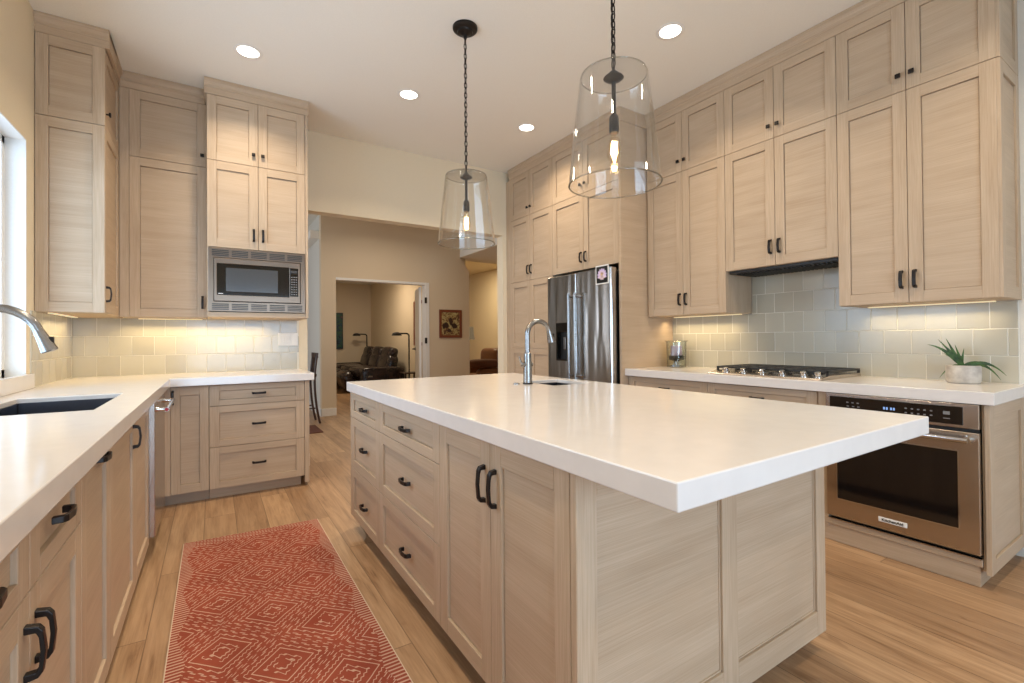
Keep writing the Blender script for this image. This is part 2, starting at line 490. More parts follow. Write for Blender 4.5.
struct(MB().box(RW + .15, 7.1, BW, BW + .13, 0, CEIL).build('wall_hall_front', 'wall_hall'))
ys = [BW + .13, 5.7, 8.3, 12.0]; zs = [0, .6, 2.6, CEIL]
struct(MB().cells(ys, zs, lambda i, j: not (i == 1 and j == 1), -2.55, -2.40, 'X').build('wall_dining_left', 'wall_day'))
struct(MB().box(-2.4, 1.40, 11.8, 11.95, 0, CEIL).build('wall_dining_back', 'wall_day'))
struct(MB().box(-2.55, LW - .16, BW, BW + .13, 0, CEIL).build('wall_dining_front', 'wall_day'))
struct(MB().box(-2.55, 1.40, 7.85, 12.0, CEIL, CEIL + .12).build('ceiling_dining', 'ceiling'))
# door lining and baseboards
dl = MB().box(3.11, 3.176, 7.66, 7.83, 0, 2.17).box(1.621, 3.176, 7.675, 7.83, 2.13, 2.17)
struct(dl.build('trim_2', 'white', bevel=.003))
struct(MB().box(1.385, 1.621, 7.664, 7.68, 0, .12).box(1.384, 1.40, 7.664, 11.8, 0, .12).build('baseboard_hall', 'white', bevel=.004))
struct(MB().box(3.176, 3.98, 7.664, 7.68, 0, .12).build('baseboard_hall_right', 'white', bevel=.004))
struct(MB().box(RW - .016, RW, -2.9, .60, 0, .13).build('baseboard_right', 'white', bevel=.004))
struct(MB().box(.742, .758, BW + .002, BW + .128, 0, .12).build('baseboard_opening', 'white', bevel=.003))

# ------------------------------------------------------------------ tiles
def tiles(name, face, plane, a0, a1, rows, phase, w, extra=None):
    """rows: list of (z0,z1,aMin,aMax)"""
    g = .0035; mb = MB()
    mb.mat(1)
    for (z0, z1, lo, hi) in rows: fbox(mb, face, plane, lo, hi, z0, z1, 0, .006)
    mb.mat(0)
    for r, (z0, z1, lo, hi) in enumerate(rows):
        ph = phase + (w / 2 if r % 2 else 0)
        k = math.floor((lo - ph) / w)
        while ph + k * w < hi:
            x0, x1 = max(ph + k * w, lo), min(ph + (k + 1) * w, hi); k += 1
            if x1 - x0 < .02: continue
            A0, A1, Z0, Z1 = x0 + g / 2, x1 - g / 2, z0 + g / 2, z1 - g / 2
            e = .0015; t = .0075
            vs = [fp(face, plane, a, d, z) for d, k2 in ((.004, 0), (t - e * .6, 0), (t, e)) for a, z in ((A0 + k2, Z0 + k2), (A1 - k2, Z0 + k2), (A1 - k2, Z1 - k2), (A0 + k2, Z1 - k2))]
            fs = [(8, 9, 10, 11)]
            for q in (0, 4):
                for i in range(4):
                    j = (i + 1) % 4; fs.append((q + i, q + j, q + 4 + j, q + 4 + i))
            mb.add(vs, fs)
    return mb.build(name, ['tile', 'grout'])
H = .1485
rows = []
for r in range(6):
    z0, z1 = ZC + r * H, ZC + (r + 1) * H
    if r < 3: rows.append((z0, min(z1, ZUB) if r == 2 else z1, .645, 2.865))
    else: rows.append((z0, z1, 1.347, 2.101))
o = struct(tiles('wall_right_tile_panel', 'R', RW, .645, 2.865, [(z0, z1, .645, 2.865) if i < 3 else (z0, z1, lo, hi) for i, (z0, z1, lo, hi) in enumerate(rows)], 1.306, .1378))
rows = [(ZC, 1.07, 0, 0), (1.07, 1.221, 0, 0), (1.221, 1.366, 0, 0)]
struct(tiles('wall_back_tile_panel', 'B', BW, LW, .667, [(a, b, LW, .667) for a, b, _, _ in rows], -.756, .1408))
struct(tiles('wall_left_tile_panel', 'L', LW, 3.80, BW, [(a, b, 3.80, BW - .01) for a, b, _, _ in rows], 4.144, .1408))

# ------------------------------------------------------------------ crown mouldings
def crown_poly(plane_d, wall_d):
    # (outward d, z) profile from the cabinet face
    return [(wall_d, ZDT), (plane_d + .004, ZDT), (plane_d + .004, 3.092), (plane_d + .011, 3.097), (plane_d + .011, 3.112), (plane_d + .022, 3.132), (plane_d + .022, CEIL - .001), (wall_d, CEIL - .001)]
XU, XP = 3.257, 2.942
cr = MB()
cr.prism([(2.865, 0)] and [(XU - d, z) for d, z in crown_poly(0, -.35)], 'Y', .632, 2.865)
struct(cr.build('trim_3', 'oak_h', bevel=.001, seg=1))
cr = MB(); cr.prism([(XP - d, z) for d, z in crown_poly(0, -.6)], 'Y', 2.850, 4.65)
struct(cr.build('trim_4', 'oak_h', bevel=.001, seg=1))
XLU, YKU, YMF = -.579, 4.395, 4.175
cr = MB(); cr.prism([(XLU + d, z) for d, z in crown_poly(0, -.32)], 'Y', 3.878, YKU + .02)
cr.prism([(3.877 - d, z) for d, z in crown_poly(0, -.25)], 'X', LW, XLU + .022)
struct(cr.build('trim_5', 'oak_h', bevel=.001, seg=1))
cr = MB(); cr.prism([(YKU - d, z) for d, z in crown_poly(0, -.34)], 'X', XLU, -.044)
struct(cr.build('trim_6', 'oak_h', bevel=.001, seg=1))
cr = MB(); cr.prism([(YMF - d, z) for d, z in crown_poly(0, -.56)], 'X', -.058, .668)
struct(cr.build('trim_7', 'oak_h', bevel=.001, seg=1))

# ------------------------------------------------------------------ cabinets on the cooktop wall
GU = 'tall oak wall cabinets along the cooktop wall'
def upper_R(label, y0, ym, y1, zb, pl, plane, depth, zpull):
    t = thing('wall_cabinet', ((plane + RW) / 2, (y0 + y1) / 2, zb), label, 'cabinet', GU)
    carcass(t, plane + DT, RW - .012, y0 + .0005, y1 - .0005, zb + .0, ZDT)
    for a0, a1, s in ((y0, ym, 1), (ym, y1, -1)):
        e = ym - s * .030
        door(t, 'R', plane, a0, a1, ZDV, ZDT, 'knob', e, ZDV + .085)
        door(t, 'R', plane, a0, a1, zb, ZDV, 'pull', e, zpull)
    return t
u1 = upper_R('double-stacked oak wall cabinet above the oven and potted plant at the open row end', .644, 1.002, 1.347, ZUB, 1, XU, .35, ZUB + .13)
u2 = upper_R('shorter double-stacked oak wall cabinet hung above the gas cooktop', 1.347, 1.731, 2.101, 1.671, 1, XU, .35, 1.671 + .13)
u3 = upper_R('double-stacked oak wall cabinet above the candle, between cooktop and fridge', 2.101, 2.482, 2.85, ZUB, 1, XU, .35, ZUB + .13)
# finished shaker end on the near cabinet (faces the room)
for z0, z1 in ((ZUB, ZDV), (ZDV, ZDT)):
    shaker('end_panel', u1, 'B', .632, XU + .004, RW - .001, z0, z1, st=.055)
MB().box(XU + .02, RW - .012, 2.85, 2.864, ZUB, ZDT).build('filler', 'oak_v', u3)
# hood insert under the middle cabinet
hd = thing('range_hood', (3.43, 1.724, 1.635), 'dark slim hood insert under the cabinet above the cooktop', 'range hood')
MB().box(3.285, RW - .03, 1.36, 2.09, 1.650, 1.6705).build('body', 'blackmatte', hd, bevel=.003)
gr = MB()
for k in range(24):
    y = 1.40 + k * .0275
    gr.box(3.31, RW - .06, y, y + .012, 1.642, 1.650)
gr.build('grille', 'blackmatte', hd)
# light bars under the cabinets
for root, (y0, y1) in ((u1, (.72, 1.30)), (u3, (2.16, 2.80))):
    MB().box(3.54, 3.56, y0, y1, ZUB - .006, ZUB - .0005).build('light_bar', 'bar_glow', root)
area('under_cabinet_glow', (3.53, 1.01, ZUB - .02), (0, 0, 0), .03, .60, 1.7, (1, .78, .46), math.radians(140))
area('under_cabinet_glow', (3.50, 2.52, ZUB - .02), (0, 0, 0), .03, .62, 3.2, (1, .76, .42), math.radians(140))

# tall oak panel beside the fridge
tp = MB().box(XP, RW - .002, 2.865, 2.893, 0, ZDT)
tag(tp.build('tall_end_panel', 'oak_h', bevel=.0015), 'tall plain oak panel standing between fridge and cooktop counter', 'panel')
# cabinet over the fridge
t = thing('wall_cabinet', (3.27, 3.36, 1.825), 'oak cabinet bridging over the stainless fridge', 'cabinet')
carcass(t, XP + DT, RW - .002, 2.894, 3.822, 1.83, ZDT)
for a0, a1, s in ((2.894, 3.345, 1), (3.345, 3.823, -1)):
    e = 3.345 - s * .032
    door(t, 'R', XP, a0, a1, ZDV, ZDT, 'knob', e, ZDV + .085)
    door(t, 'R', XP, a0, a1, 1.825, ZDV, 'pull', e, 1.945)
# pantry
t = thing('pantry_cabinet', (3.27, 4.23, 0), 'tall oak pantry cabinet between the fridge and the wide opening', 'cabinet')
carcass(t, XP + DT, RW - .002, 3.824, 4.63, .09, ZDT)
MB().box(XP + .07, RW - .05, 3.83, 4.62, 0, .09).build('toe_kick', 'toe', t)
for a0, a1, s in ((3.824, 4.235, 1), (4.235, 4.63, -1)):
    e = 4.235 - s * .030
    door(t, 'R', XP, a0, a1, ZDV, ZDT, 'knob', e, ZDV + .085)
    door(t, 'R', XP, a0, a1, 1.825, ZDV, 'pull', e, 1.945)
    door(t, 'R', XP, a0, a1, 1.07, 1.825)
    door(t, 'R', XP, a0, a1, .09, 1.07)
MB().box(XP + .01, XP + .05, 4.63, BW - .001, 0, ZDT).build('filler', 'oak_v', t)

# base cabinets right
XB = 3.015
def base_body(root, x0, x1, y0, y1, z0=.084, z1=None):
    return MB().box(x0, x1, y0, y1, z0, z1 or ZCB - .001).build('body', 'groove', root)
t = thing('base_cabinet', (3.3, 2.49, 0), 'oak base cabinet under the candle, beside the tall fridge panel', 'cabinet', 'oak base cabinets under the cooktop counter')
base_body(t, XB + DT, RW - .002, 2.101, 2.863)
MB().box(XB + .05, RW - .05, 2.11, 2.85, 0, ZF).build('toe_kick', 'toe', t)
drawer(t, 'R', XB, 2.101, 2.863, .70, ZCB - .006); drawer(t, 'R', XB, 2.101, 2.863, .39, .70); drawer(t, 'R', XB, 2.101, 2.863, ZF, .39)
t = thing('base_cabinet', (3.3, 1.72, 0), 'oak base cabinet directly under the gas cooktop', 'cabinet', 'oak base cabinets under the cooktop counter')
base_body(t, XB + DT, RW - .002, 1.355, 2.100)
MB().box(XB + .05, RW - .05, 1.36, 2.10, 0, ZF).build('toe_kick', 'toe', t)
drawer(t, 'R', XB, 1.365, 2.101, .70, ZCB - .006); drawer(t, 'R', XB, 1.365, 2.101, .39, .70); drawer(t, 'R', XB, 1.365, 2.101, ZF, .39)
# oven cabinet: surround
XO = 2.975
t = thing('oven_cabinet', (3.3, .99, 0), 'oak cabinet housing the wall oven at the open end of the counter', 'cabinet', 'oak base cabinets under the cooktop counter')
b = MB()
b.box(XB - .010, RW - .002, .652, .662, .084, ZCB - .001).box(XB - .015, XB + .02, 1.308, 1.355, .084, ZCB - .001)
b.box(XB + .0, RW - .002, 1.33, 1.354, .084, ZCB - .001).box(3.55, RW - .002, .662, 1.33, .084, ZCB - .001)
b.build('body', 'oak_v', t, bevel=.001, seg=1)
MB().box(XB - .02, RW - .01, .664, 1.354, .100, .135).build('bottom_rail', 'oak_h', t, bevel=.002, seg=1)
MB().box(XB - .005, RW - .06, .675, 1.354, 0, .098).build('toe_kick', 'oak_h', t, bevel=.002, seg=1)
shaker('end_panel', t, 'B', .632, XO + .018, RW - .001, .070, ZCB - .002, st=.06, rl=.065)
# counter right
struct_ = MB().box(2.972, RW - .001, .612, 2.864, ZCB, ZC)
tag(struct_.build('countertop', 'quartz', bevel=.003), 'white quartz countertop carrying the gas cooktop, candle and potted plant', 'countertop')

# ------------------------------------------------------------------ wall oven
t = thing('wall_oven', (3.2, .98, .15), 'stainless wall oven with black glass door under the counter', 'oven')
y0, y1 = .664, 1.306
MB().box(XO + .03, 3.54, y0 + .005, y1 - .005, .152, .853).build('body', 'blackmatte', t)
cp = MB(); cp.box(XO + .002, XO + .03, y0, y1, .738, .853)
cpo = cp.build('control_panel', 'steel', t, bevel=.003)
MB().box(XO - .001, XO + .012, y0 + .055, y1 - .022, .752, .838).build('control_glass', 'oven_glass', cpo, bevel=.002)
ic = MB()
for yy in (1.19, 1.165, 1.14):
    ic.box(XO - .0016, XO, yy, yy + .010, .806, .812).box(XO - .0016, XO, yy - .003, yy + .008, .786, .791)
ic.build('key_lettering', 'key', cpo); ic = MB()
for yy in (.93, .905, .88, .855, .83):
    ic.box(XO - .0016, XO, yy, yy + .009, .804, .810).box(XO - .0016, XO, yy, yy + .009, .782, .788)
ic.build('key_lettering', 'key', cpo); ic = MB()
ic.box(XO - .0016, XO, .765, .79, .796, .812).box(XO - .0016, XO, .765, .79, .776, .780)
ic.build('key_lettering', 'key', cpo)
dg = MB()
for k, yy in enumerate((1.030, 1.018, 1.000, .988)): dg.box(XO - .0016, XO, yy - .008, yy, .790, .803)
dg.build('display_digits', 'digits', cpo)
d = MB()
d.cells([y0, y0 + .075, y1 - .055, y1], [.156, .262, .628, .722], lambda i, j: not (i == 1 and j == 1), XO, XO + .028, 'X')
do = d.build('door', 'steel', t, bevel=.004)
MB().box(XO + .004, XO + .024, y0 + .073, y1 - .053, .260, .630).build('window', 'oven_glass', do)
MB().box(XO + .004, XO + .03, y0, y1, .1365, .1415).build('trim_strip', 'steel', t, bevel=.001)
wt = MB().cells([y0 + .071, y0 + .0765, y1 - .0565, y1 - .051], [.258, .2635, .6265, .632], lambda i, j: not (i == 1 and j == 1), XO - .0015, XO + .006, 'X')
wt.build('window_trim', 'chrome', do)
hb = MB(); zh = .690
hb.tube([(XO - .052, y0 + .028, zh), (XO - .052, y1 - .028, zh)], .0125, 16)
for yy in (y0 + .035, y1 - .035):
    hb.tube([(XO + .001, yy, zh), (XO - .02, yy, zh), (XO - .054, yy, zh)], [.02, .0145, .0165], 14)
hb.build('handle', 'chrome', do, smooth=True)
bd = MB().box(XO - .004, XO, .935, 1.058, .196, .221)
bdo = bd.build('badge', 'white_plastic', do, bevel=.002)
def text_part(txt, parent, loc, rot, size, mat, name='lettering', extr=.0006, world_parent=True, bold=False):
    cu = bpy.data.curves.new(name, 'FONT'); cu.body = txt; cu.size = size; cu.extrude = extr
    cu.align_x = 'CENTER'; cu.align_y = 'CENTER'
    if bold: cu.offset = size * .02
    cu.materials.append(M[mat])
    o = bpy.data.objects.new(name, cu); C.objects.link(o)
    bpy.context.view_layer.update()
    me = bpy.data.meshes.new_from_object(o.evaluated_get(bpy.context.evaluated_depsgraph_get()))
    bpy.data.objects.remove(o)
    o = bpy.data.objects.new(name, me); C.objects.link(o)
    o.parent = parent; o.location = Vector(loc) - ORG[parent.name]; o.rotation_euler = rot
    return o
text_part('KitchenAid', bdo, (XO - .0048, .9965, .2085), (PI/2, 0, -PI/2), .0205, 'blackmatte', bold=True)

# ------------------------------------------------------------------ cooktop
t = thing('gas_cooktop', (3.3, 1.72, ZC), 'stainless gas cooktop with black grates and six front knobs on the counter', 'cooktop')
base = MB(); base.prism([(3.025, ZC), (3.035, ZC + .010), (3.13, ZC + .024), (3.555, ZC + .024), (3.565, ZC)], 'Y', 1.35, 2.105)
bo = base.build('base', 'steel', t, bevel=.002)
for yy, nm in zip((1.99, 1.86, 1.73, 1.60, 1.47, 1.36 + .03), range(6)):
    k = MB(); c = Vector((3.075, yy, ZC + .020)); ax = Vector((-.22, 0, .975)).normalized()
    k.tube([c - ax * .006, c + ax * .004, c + ax * .006, c + ax * .024, c + ax * .027], [.024, .024, .0185, .0175, .014], 18)
    ko = k.build('knob', 'chrome', t, smooth=True)
g = MB()
for q in range(3):
    ya, yb = 1.362 + q * .247, 1.362 + q * .247 + .237
    xa, xb = 3.135, 3.555; zt = ZC + .052
    r = .0075
    for (p, q2) in (((xa, ya), (xb, ya)), ((xa, yb), (xb, yb)), ((xa, ya), (xa, yb)), ((xb, ya), (xb, yb)), ((xa, (ya + yb) / 2), (xb, (ya + yb) / 2)), (((xa + xb) / 2, ya), ((xa + xb) / 2, yb)), ((xa + .1, ya), (xa + .1, yb)), ((xb - .1, ya), (xb - .1, yb))):
        g.box(min(p[0], q2[0]) - r, max(p[0], q2[0]) + r, min(p[1], q2[1]) - r, max(p[1], q2[1]) + r, zt - .014, zt)
    for x in (xa, xb):
        for y in (ya, yb): g.box(x - .008, x + .008, y - .008, y + .008, ZC + .022, zt - .01)
    if q < 3:
        gg = g.build('grate', 'iron', t, bevel=.003); g = MB()
for x, y in ((3.24, 1.48), (3.45, 1.48), (3.345, 1.725), (3.24, 1.975), (3.45, 1.975)):
    MB().lathe([(.045, 0), (.045, .008), (.033, .012), (.033, .018), (0.0, .020)], (x, y, ZC + .023), 20).build('burner', 'blackmatte', t, smooth=True)

# ------------------------------------------------------------------ fridge
XF = 2.865
t = thing('refrigerator', (3.2, 3.36, 0), 'tall stainless french door refrigerator set between oak panels', 'refrigerator')
ya, yb, ysplit = 2.912, 3.812, 3.37
MB().box(XF + .075, RW - .03, ya + .012, yb - .01, .03, 1.772).build('body', 'blackmatte', t, bevel=.003)
def rdoor(name, y0, y1, z0, z1):
    r = .018; poly = [(XF + .07, y0), (XF + r, y0)]
    for k in range(5):
        an = PI * (1.5 - k / 8.0); 
    poly = [(XF + .07, y0), (XF + .012, y0), (XF + .003, y0 + .005), (XF, y0 + .014), (XF, y1 - .014), (XF + .003, y1 - .005), (XF + .012, y1), (XF + .07, y1)]
    return MB().prism(poly, 'Z', z0, z1)
rd = rdoor('door', ya, ysplit - .002, .72, 1.79).build('door', 'steel_fr', t, bevel=.002)
ld = MB()
dz0, dz1, dy0, dy1 = .965, 1.325, 3.470, 3.672
ld.cells([ysplit + .002, dy0, dy1, yb], [.72, dz0, dz1, 1.79], lambda i, j: not (i == 1 and j == 1), XF, XF + .07, 'X')
ldo = ld.build('door', 'steel_fr', t, bevel=.006)
dp = MB(); dp.cells([dy0 - .004, dy0 + .012, dy1 - .012, dy1 + .004], [dz0 - .004, dz0 + .012, dz1 - .085, dz1 + .004], lambda i, j: not (i == 1 and j == 1), XF - .003, XF + .05, 'X')
dpo = dp.build('dispenser', 'oven_glass', ldo, bevel=.002)
MB().box(XF + .045, XF + .052, dy0, dy1, dz0, dz1).build('dispenser_back', 'blackmatte', ldo)
MB().box(XF + .02, XF + .045, (dy0 + dy1) / 2 - .02, (dy0 + dy1) / 2 + .02, 1.07, 1.19).build('dispenser_paddle', 'nickel', ldo, bevel=.004)
fz = rdoor('f', ya, yb, .06, .712).build('freezer_drawer', 'steel_fr', t, bevel=.002)
MB().tube([(XF - .055, ya + .06, .64), (XF - .055, yb - .06, .64)], .013, 12).tube([(XF, ya + .08, .64), (XF - .055, ya + .08, .64)], .011, 10).tube([(XF, yb - .08, .64), (XF - .055, yb - .08, .64)], .011, 10).build('handle', 'nickel', fz, smooth=True)
for yy, dd in ((ysplit + .045, ldo), (ysplit - .045, rd)):
    h = MB(); h.tube([(XF - .058, yy, .80), (XF - .058, yy, 1.60)], .0135, 14)
    for zz in (.83, 1.57): h.tube([(XF + .001, yy, zz), (XF - .02, yy, zz), (XF - .06, yy, zz)], [.018, .012, .014], 12)
    h.build('handle', 'nickel', dd, smooth=True)
# square photo magnet of a pale flower
mg = thing('photo_magnet', (XF - .002, 3.015, 1.648), 'square white-edged flower picture stuck on the upper fridge door', 'magnet')
MB().box(XF - .004, XF - .0005, 2.935, 3.095, 1.650, 1.815).build('border', 'white_plastic', mg)
MB().box(XF - .0048, XF - .004, 2.945, 3.085, 1.660, 1.805).build('picture', 'blackmatte', mg)
M['petal'] = plain('lilac_petal', (.62, .50, .74), .6); M['petal2'] = plain('pink_petal', (.80, .62, .66), .6); M['yolk'] = plain('yellow_centre', (.85, .6, .2), .6)
pt = MB(); cy_, cz_ = 3.015, 1.728
def petal(an, L, W, mi, dd):
    ca, sa = math.cos(an), math.sin(an)
    pts = [(0, 0), (.35, .8), (.65, 1), (.85, .7), (1, 0), (.85, -.7), (.65, -1), (.35, -.8)]
    pt.mat(mi); pt.prism([(cy_ - (u * L * ca - v * W * sa), cz_ + (u * L * sa + v * W * ca)) for u, v in pts], 'X', XF - .0048 - dd, XF - .0047)
for k in range(9): petal(PI * (-.10 + k * 1.2 / 8) , .062, .012, 0, .0004 + .0001 * (k % 3))
for k in range(4): petal(-PI * (.2 + .2 * k), .045, .011, 1, .0009)
for k in range(5): petal(PI * (.15 + .175 * k), .036, .010, 1, .0012)
petal(PI / 2, .014, .010, 2, .0016)
pt.build('flower', ['petal', 'petal2', 'yolk'], mg)

# ------------------------------------------------------------------ candle and plant on the cooktop counter
t = thing('candle_holder', (3.46, 2.715, ZC), 'glass hurricane holder with a mauve pillar candle beside the tall panel', 'candle holder')
cx, cy = 3.46, 2.715
gl = MB(); gl.lathe([(.082, .004), (.086, .22), (.100, .232), (.101, .236), (.094, .236), (.083, .226), (.078, .006)], (cx, cy, ZC), 40, closed=True)
gl.build('glass_cylinder', 'jar_glass', t, smooth=True)
MB().lathe([(0, 0), (.06, 0), (.062, .012), (.02, .02), (.016, .05), (.045, .062), (0, .064)], (cx, cy, ZC), 24).build('glass_foot', 'nickel', t, smooth=True)
MB().lathe([(0, .064), (.062, .064), (.064, .070), (.064, .100), (.054, .104), (0, .104)], (cx, cy, ZC), 28).build('candle_cup', 'blackmatte', t, smooth=True)
M['mauve'] = plain('mauve_wax', (.42, .33, .42), .5)
cd = MB().lathe([(0, .104), (.048, .104), (.048, .185), (.043, .19), (0, .186)], (cx, cy, ZC), 28).build('candle', 'mauve', t, smooth=True)
MB().tube([(cx, cy, ZC + .186), (cx, cy, ZC + .20)], .0012, 6).build('wick', 'blackmatte', cd)

M['leaf'] = None
n = N('aloe_leaf'); nv = n.noise(n.obj(), 30, 3)
M['leaf'] = n.bsdf(Base_Color=n.ramp(nv, [(.35, (.015, .055, .010)), (.65, (.06, .145, .030))]), Roughness=.4)
n = N('mottled_stone'); nv = n.noise(n.obj(), 18, 5)
M['pot'] = n.bsdf(Base_Color=n.ramp(nv, [(.35, (.42, .38, .34)), (.6, (.60, .56, .50))]), Roughness=.6)
M['soil'] = plain('soil', (.06, .04, .025), .9, bump=.6, scale=90)
px_, py_ = 3.47, .834
t = thing('potted_plant', (px_, py_, ZC), 'small spiky green plant in a mottled grey pot at the counter end', 'plant')
MB().lathe([(0, .001), (.064, .001), (.071, .010), (.073, .055), (.072, .096), (.066, .098), (.064, .085), (0, .085)], (px_, py_, ZC), 36).build('pot', 'pot', t, smooth=True)
MB().lathe([(0, .088), (.064, .086)], (px_, py_, ZC), 24, caps=False).build('soil', 'soil', t)
lf = MB()
def blade(an, L, up, droop, w, x0=0):
    # an: heading in the wall plane (0 = towards -Y, the picture's right)
    dirv = Vector((math.sin(an) * .5, -math.cos(an), 0)); n_ = 9
    side = Vector((dirv.y, -dirv.x, 0)).normalized(); side = (side + Vector((-.2, 0, 1)) * .6).normalized()
    pts = []
    for i in range(n_ + 1):
        s = i / n_
        pts.append(Vector((px_, py_ + x0, ZC + .09)) + dirv * (L * s) + Vector((0, 0, up * s - droop * s * s)))
    b = len(lf.v)
    for i, p in enumerate(pts):
        s = i / n_; ww = w * (1 - s ** 2.2) * (.7 + .3 * math.sin(PI * min(1, s * 1.5))) + .0006
        nn = (pts[min(i + 1, n_)] - pts[max(i - 1, 0)]).normalized(); sd = nn.cross(Vector((-1, .15, .1))).normalized()
        th = nn.cross(sd)
        for q in (sd * ww, th * ww * .3, -sd * ww, -th * ww * .3): lf.v.append(tuple(p + q))
    for i in range(n_):
        for k in range(4):
            k2 = (k + 1) % 4
            lf.f.append([b + 4 * i + k, b + 4 * i + k2, b + 4 * i + 4 + k2, b + 4 * i + 4 + k]); lf.mi.append(0)
blade(PI - .1, .155, .22, .10, .011); blade(PI, .105, .17, .02, .010); blade(PI + .2, .06, .175, .02, .010, .01); blade(PI + .5, .035, .12, 0, .009)
blade(.5, .015, .10, 0, .008, .01); blade(0.1, .125, .10, .165, .010, -.02); blade(-.15, .15, .12, .16, .010, -.02); blade(PI - .3, .11, .05, .12, .008)
blade(PI + .1, .08, .10, .03, .009); blade(.2, .06, .06, .03, .008)
lf.build('leaves', 'leaf', t, smooth=True)

# ------------------------------------------------------------------ island
GI = 'oak cabinets of the island'
XI = .725
YB0, YB3 = .868, 3.019
XIB = 1.935
t = thing('island_cabinet', (1.3, 2.72, 0), 'narrow three-drawer oak island cabinet at the end nearest the hall', 'cabinet', GI)
MB().box(XI + DT, XIB - .02, 2.433, YB3, ZF, ZIB - .001).build('body', 'groove', t)
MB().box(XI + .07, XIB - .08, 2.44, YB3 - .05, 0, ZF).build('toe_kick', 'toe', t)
for z0, z1, hz in ((.698, ZIB - .004, .778), (.387, .698, .548), (ZF, .387, .225)):
    drawer(t, 'R', XI, 2.432, YB3, z0, z1, hz, ha=2.70)
MB().box(XI, XIB - .02, YB3, YB3 + .018, ZF, ZIB - .001).build('end_panel', 'oak_v', t, bevel=.0015, seg=1)
t = thing('island_cabinet', (1.3, 2.04, 0), 'wide three-drawer oak island cabinet in the middle of the island', 'cabinet', GI)
hb_ = MB(); q0, q1 = XI + DT, XIB - .02
hb_.box(q0, q1, 1.659, 1.677, ZF, ZIB - .001).box(q0, q1, 2.424, 2.431, ZF, ZIB - .001).box(q0, q1, 1.677, 2.424, ZF, ZF + .02).box(q0, q0 + .018, 1.677, 2.424, ZF + .02, ZIB - .001).box(q1 - .018, q1, 1.677, 2.424, ZF + .02, ZIB - .001)
hb_.build('body', 'groove', t)
MB().box(XI + .07, XIB - .08, 1.66, 2.43, 0, ZF).build('toe_kick', 'toe', t)
for z0, z1, hz in ((.698, ZIB - .004, .778), (.387, .698, .545), (ZF, .387, .230)):
    drawer(t, 'R', XI, 1.658, 2.432, z0, z1, hz, ha=2.02)
t = thing('island_cabinet', (1.3, 1.27, 0), 'two-door oak island cabinet with long upright pulls beside the panelled end', 'cabinet', GI)
MB().box(XI + DT, XIB - .02, .884, 1.657, ZF, ZIB - .001).build('body', 'groove', t)
MB().box(XI + .07, XIB - .08, .93, 1.65, 0, ZF).build('toe_kick', 'toe', t)
for a0, a1, s in ((.884, 1.271, 1), (1.271, 1.658, -1)):
    door(t, 'R', XI, a0, a1, ZF, ZIB - .004)
ds = [o for o in bpy.data.objects if o.parent == t and o.name.startswith('door')]
for dd, a in zip(ds, (1.271 - .034, 1.271 + .034)): pull(dd, 'R', XI, a, .719, True, .112)
# panelled end
t = thing('island_end_panel', (1.33, .87, 0), 'oak panelled end of the island below the counter overhang', 'panel')
e = MB(); y0, y1 = .860, .883
def eb(a0, a1, z0, z1, m_, d=0.0): e.mat(m_); e.box(a0, a1, y0 + d, y1, z0, z1)
zt = ZIB - .001; z0 = .070
eb(XI, .792, z0, zt, 0); eb(1.300, 1.378, z0, zt, 0); eb(1.878, 1.942, z0, zt, 0)
for a, b in ((.792, 1.300), (1.378, 1.878)):
    eb(a, b, z0, .160, 1); eb(a, b, .79, zt, 1); eb(a - .002, b + .002, .155, .80, 1, .012)
    eb(a, a + .005, .16, .79, 0, .008); eb(b - .005, b, .16, .79, 0, .008); eb(a, b, .16, .165, 1, .008)
e.build('panel', ['oak_v', 'oak_h'], t, bevel=.0015, seg=1)
# back side of the island
t = thing('island_back_panel', (XIB, 1.95, 0), 'plain oak back of the island facing the cooktop', 'panel')
MB().box(XIB - .018, XIB + .006, .884, YB3 + .018, .070, ZIB - .001).build('panel', 'oak_v', t, bevel=.0015, seg=1)
# island counter
sx0, sx1, sy0, sy1 = 1.600, 1.870, 2.075, 2.40
ct = MB().cells([.705, sx0, sx1, 1.952], [.553, sy0, sy1, 3.052], lambda i, j: not (i == 1 and j == 1), ZIB, ZC)
tag(ct.build('countertop', 'quartz', bevel=.0035), 'thick white quartz island countertop with a small prep sink', 'countertop')
def basin(x0, x1, y0, y1, ztop, depth, name, label):
    t = thing(name, ((x0 + x1) / 2, (y0 + y1) / 2, ztop - depth), label, 'sink')
    w_ = .004; b = MB(); a0, a1, b0, b1 = x0 + .005, x1 - .005, y0 + .005, y1 - .005
    z = ztop - .020
    b.box(a0 - w_, a0, b0 - w_, b1 + w_, z - depth, z).box(a1, a1 + w_, b0 - w_, b1 + w_, z - depth, z)
    b.box(a0, a1, b0 - w_, b0, z - depth, z).box(a0, a1, b1, b1 + w_, z - depth, z).box(a0 - w_, a1 + w_, b0 - w_, b1 + w_, z - depth - w_, z - depth)
    b.build('bowl', 'sink', t, bevel=.002)
    MB().lathe([(.045, 0), (.045, .003), (.03, .001), (0, .001)], ((x0 + x1) / 2, (y0 + y1) / 2, z - depth), 24).build('drain', 'nickel', t, smooth=True)
    return t
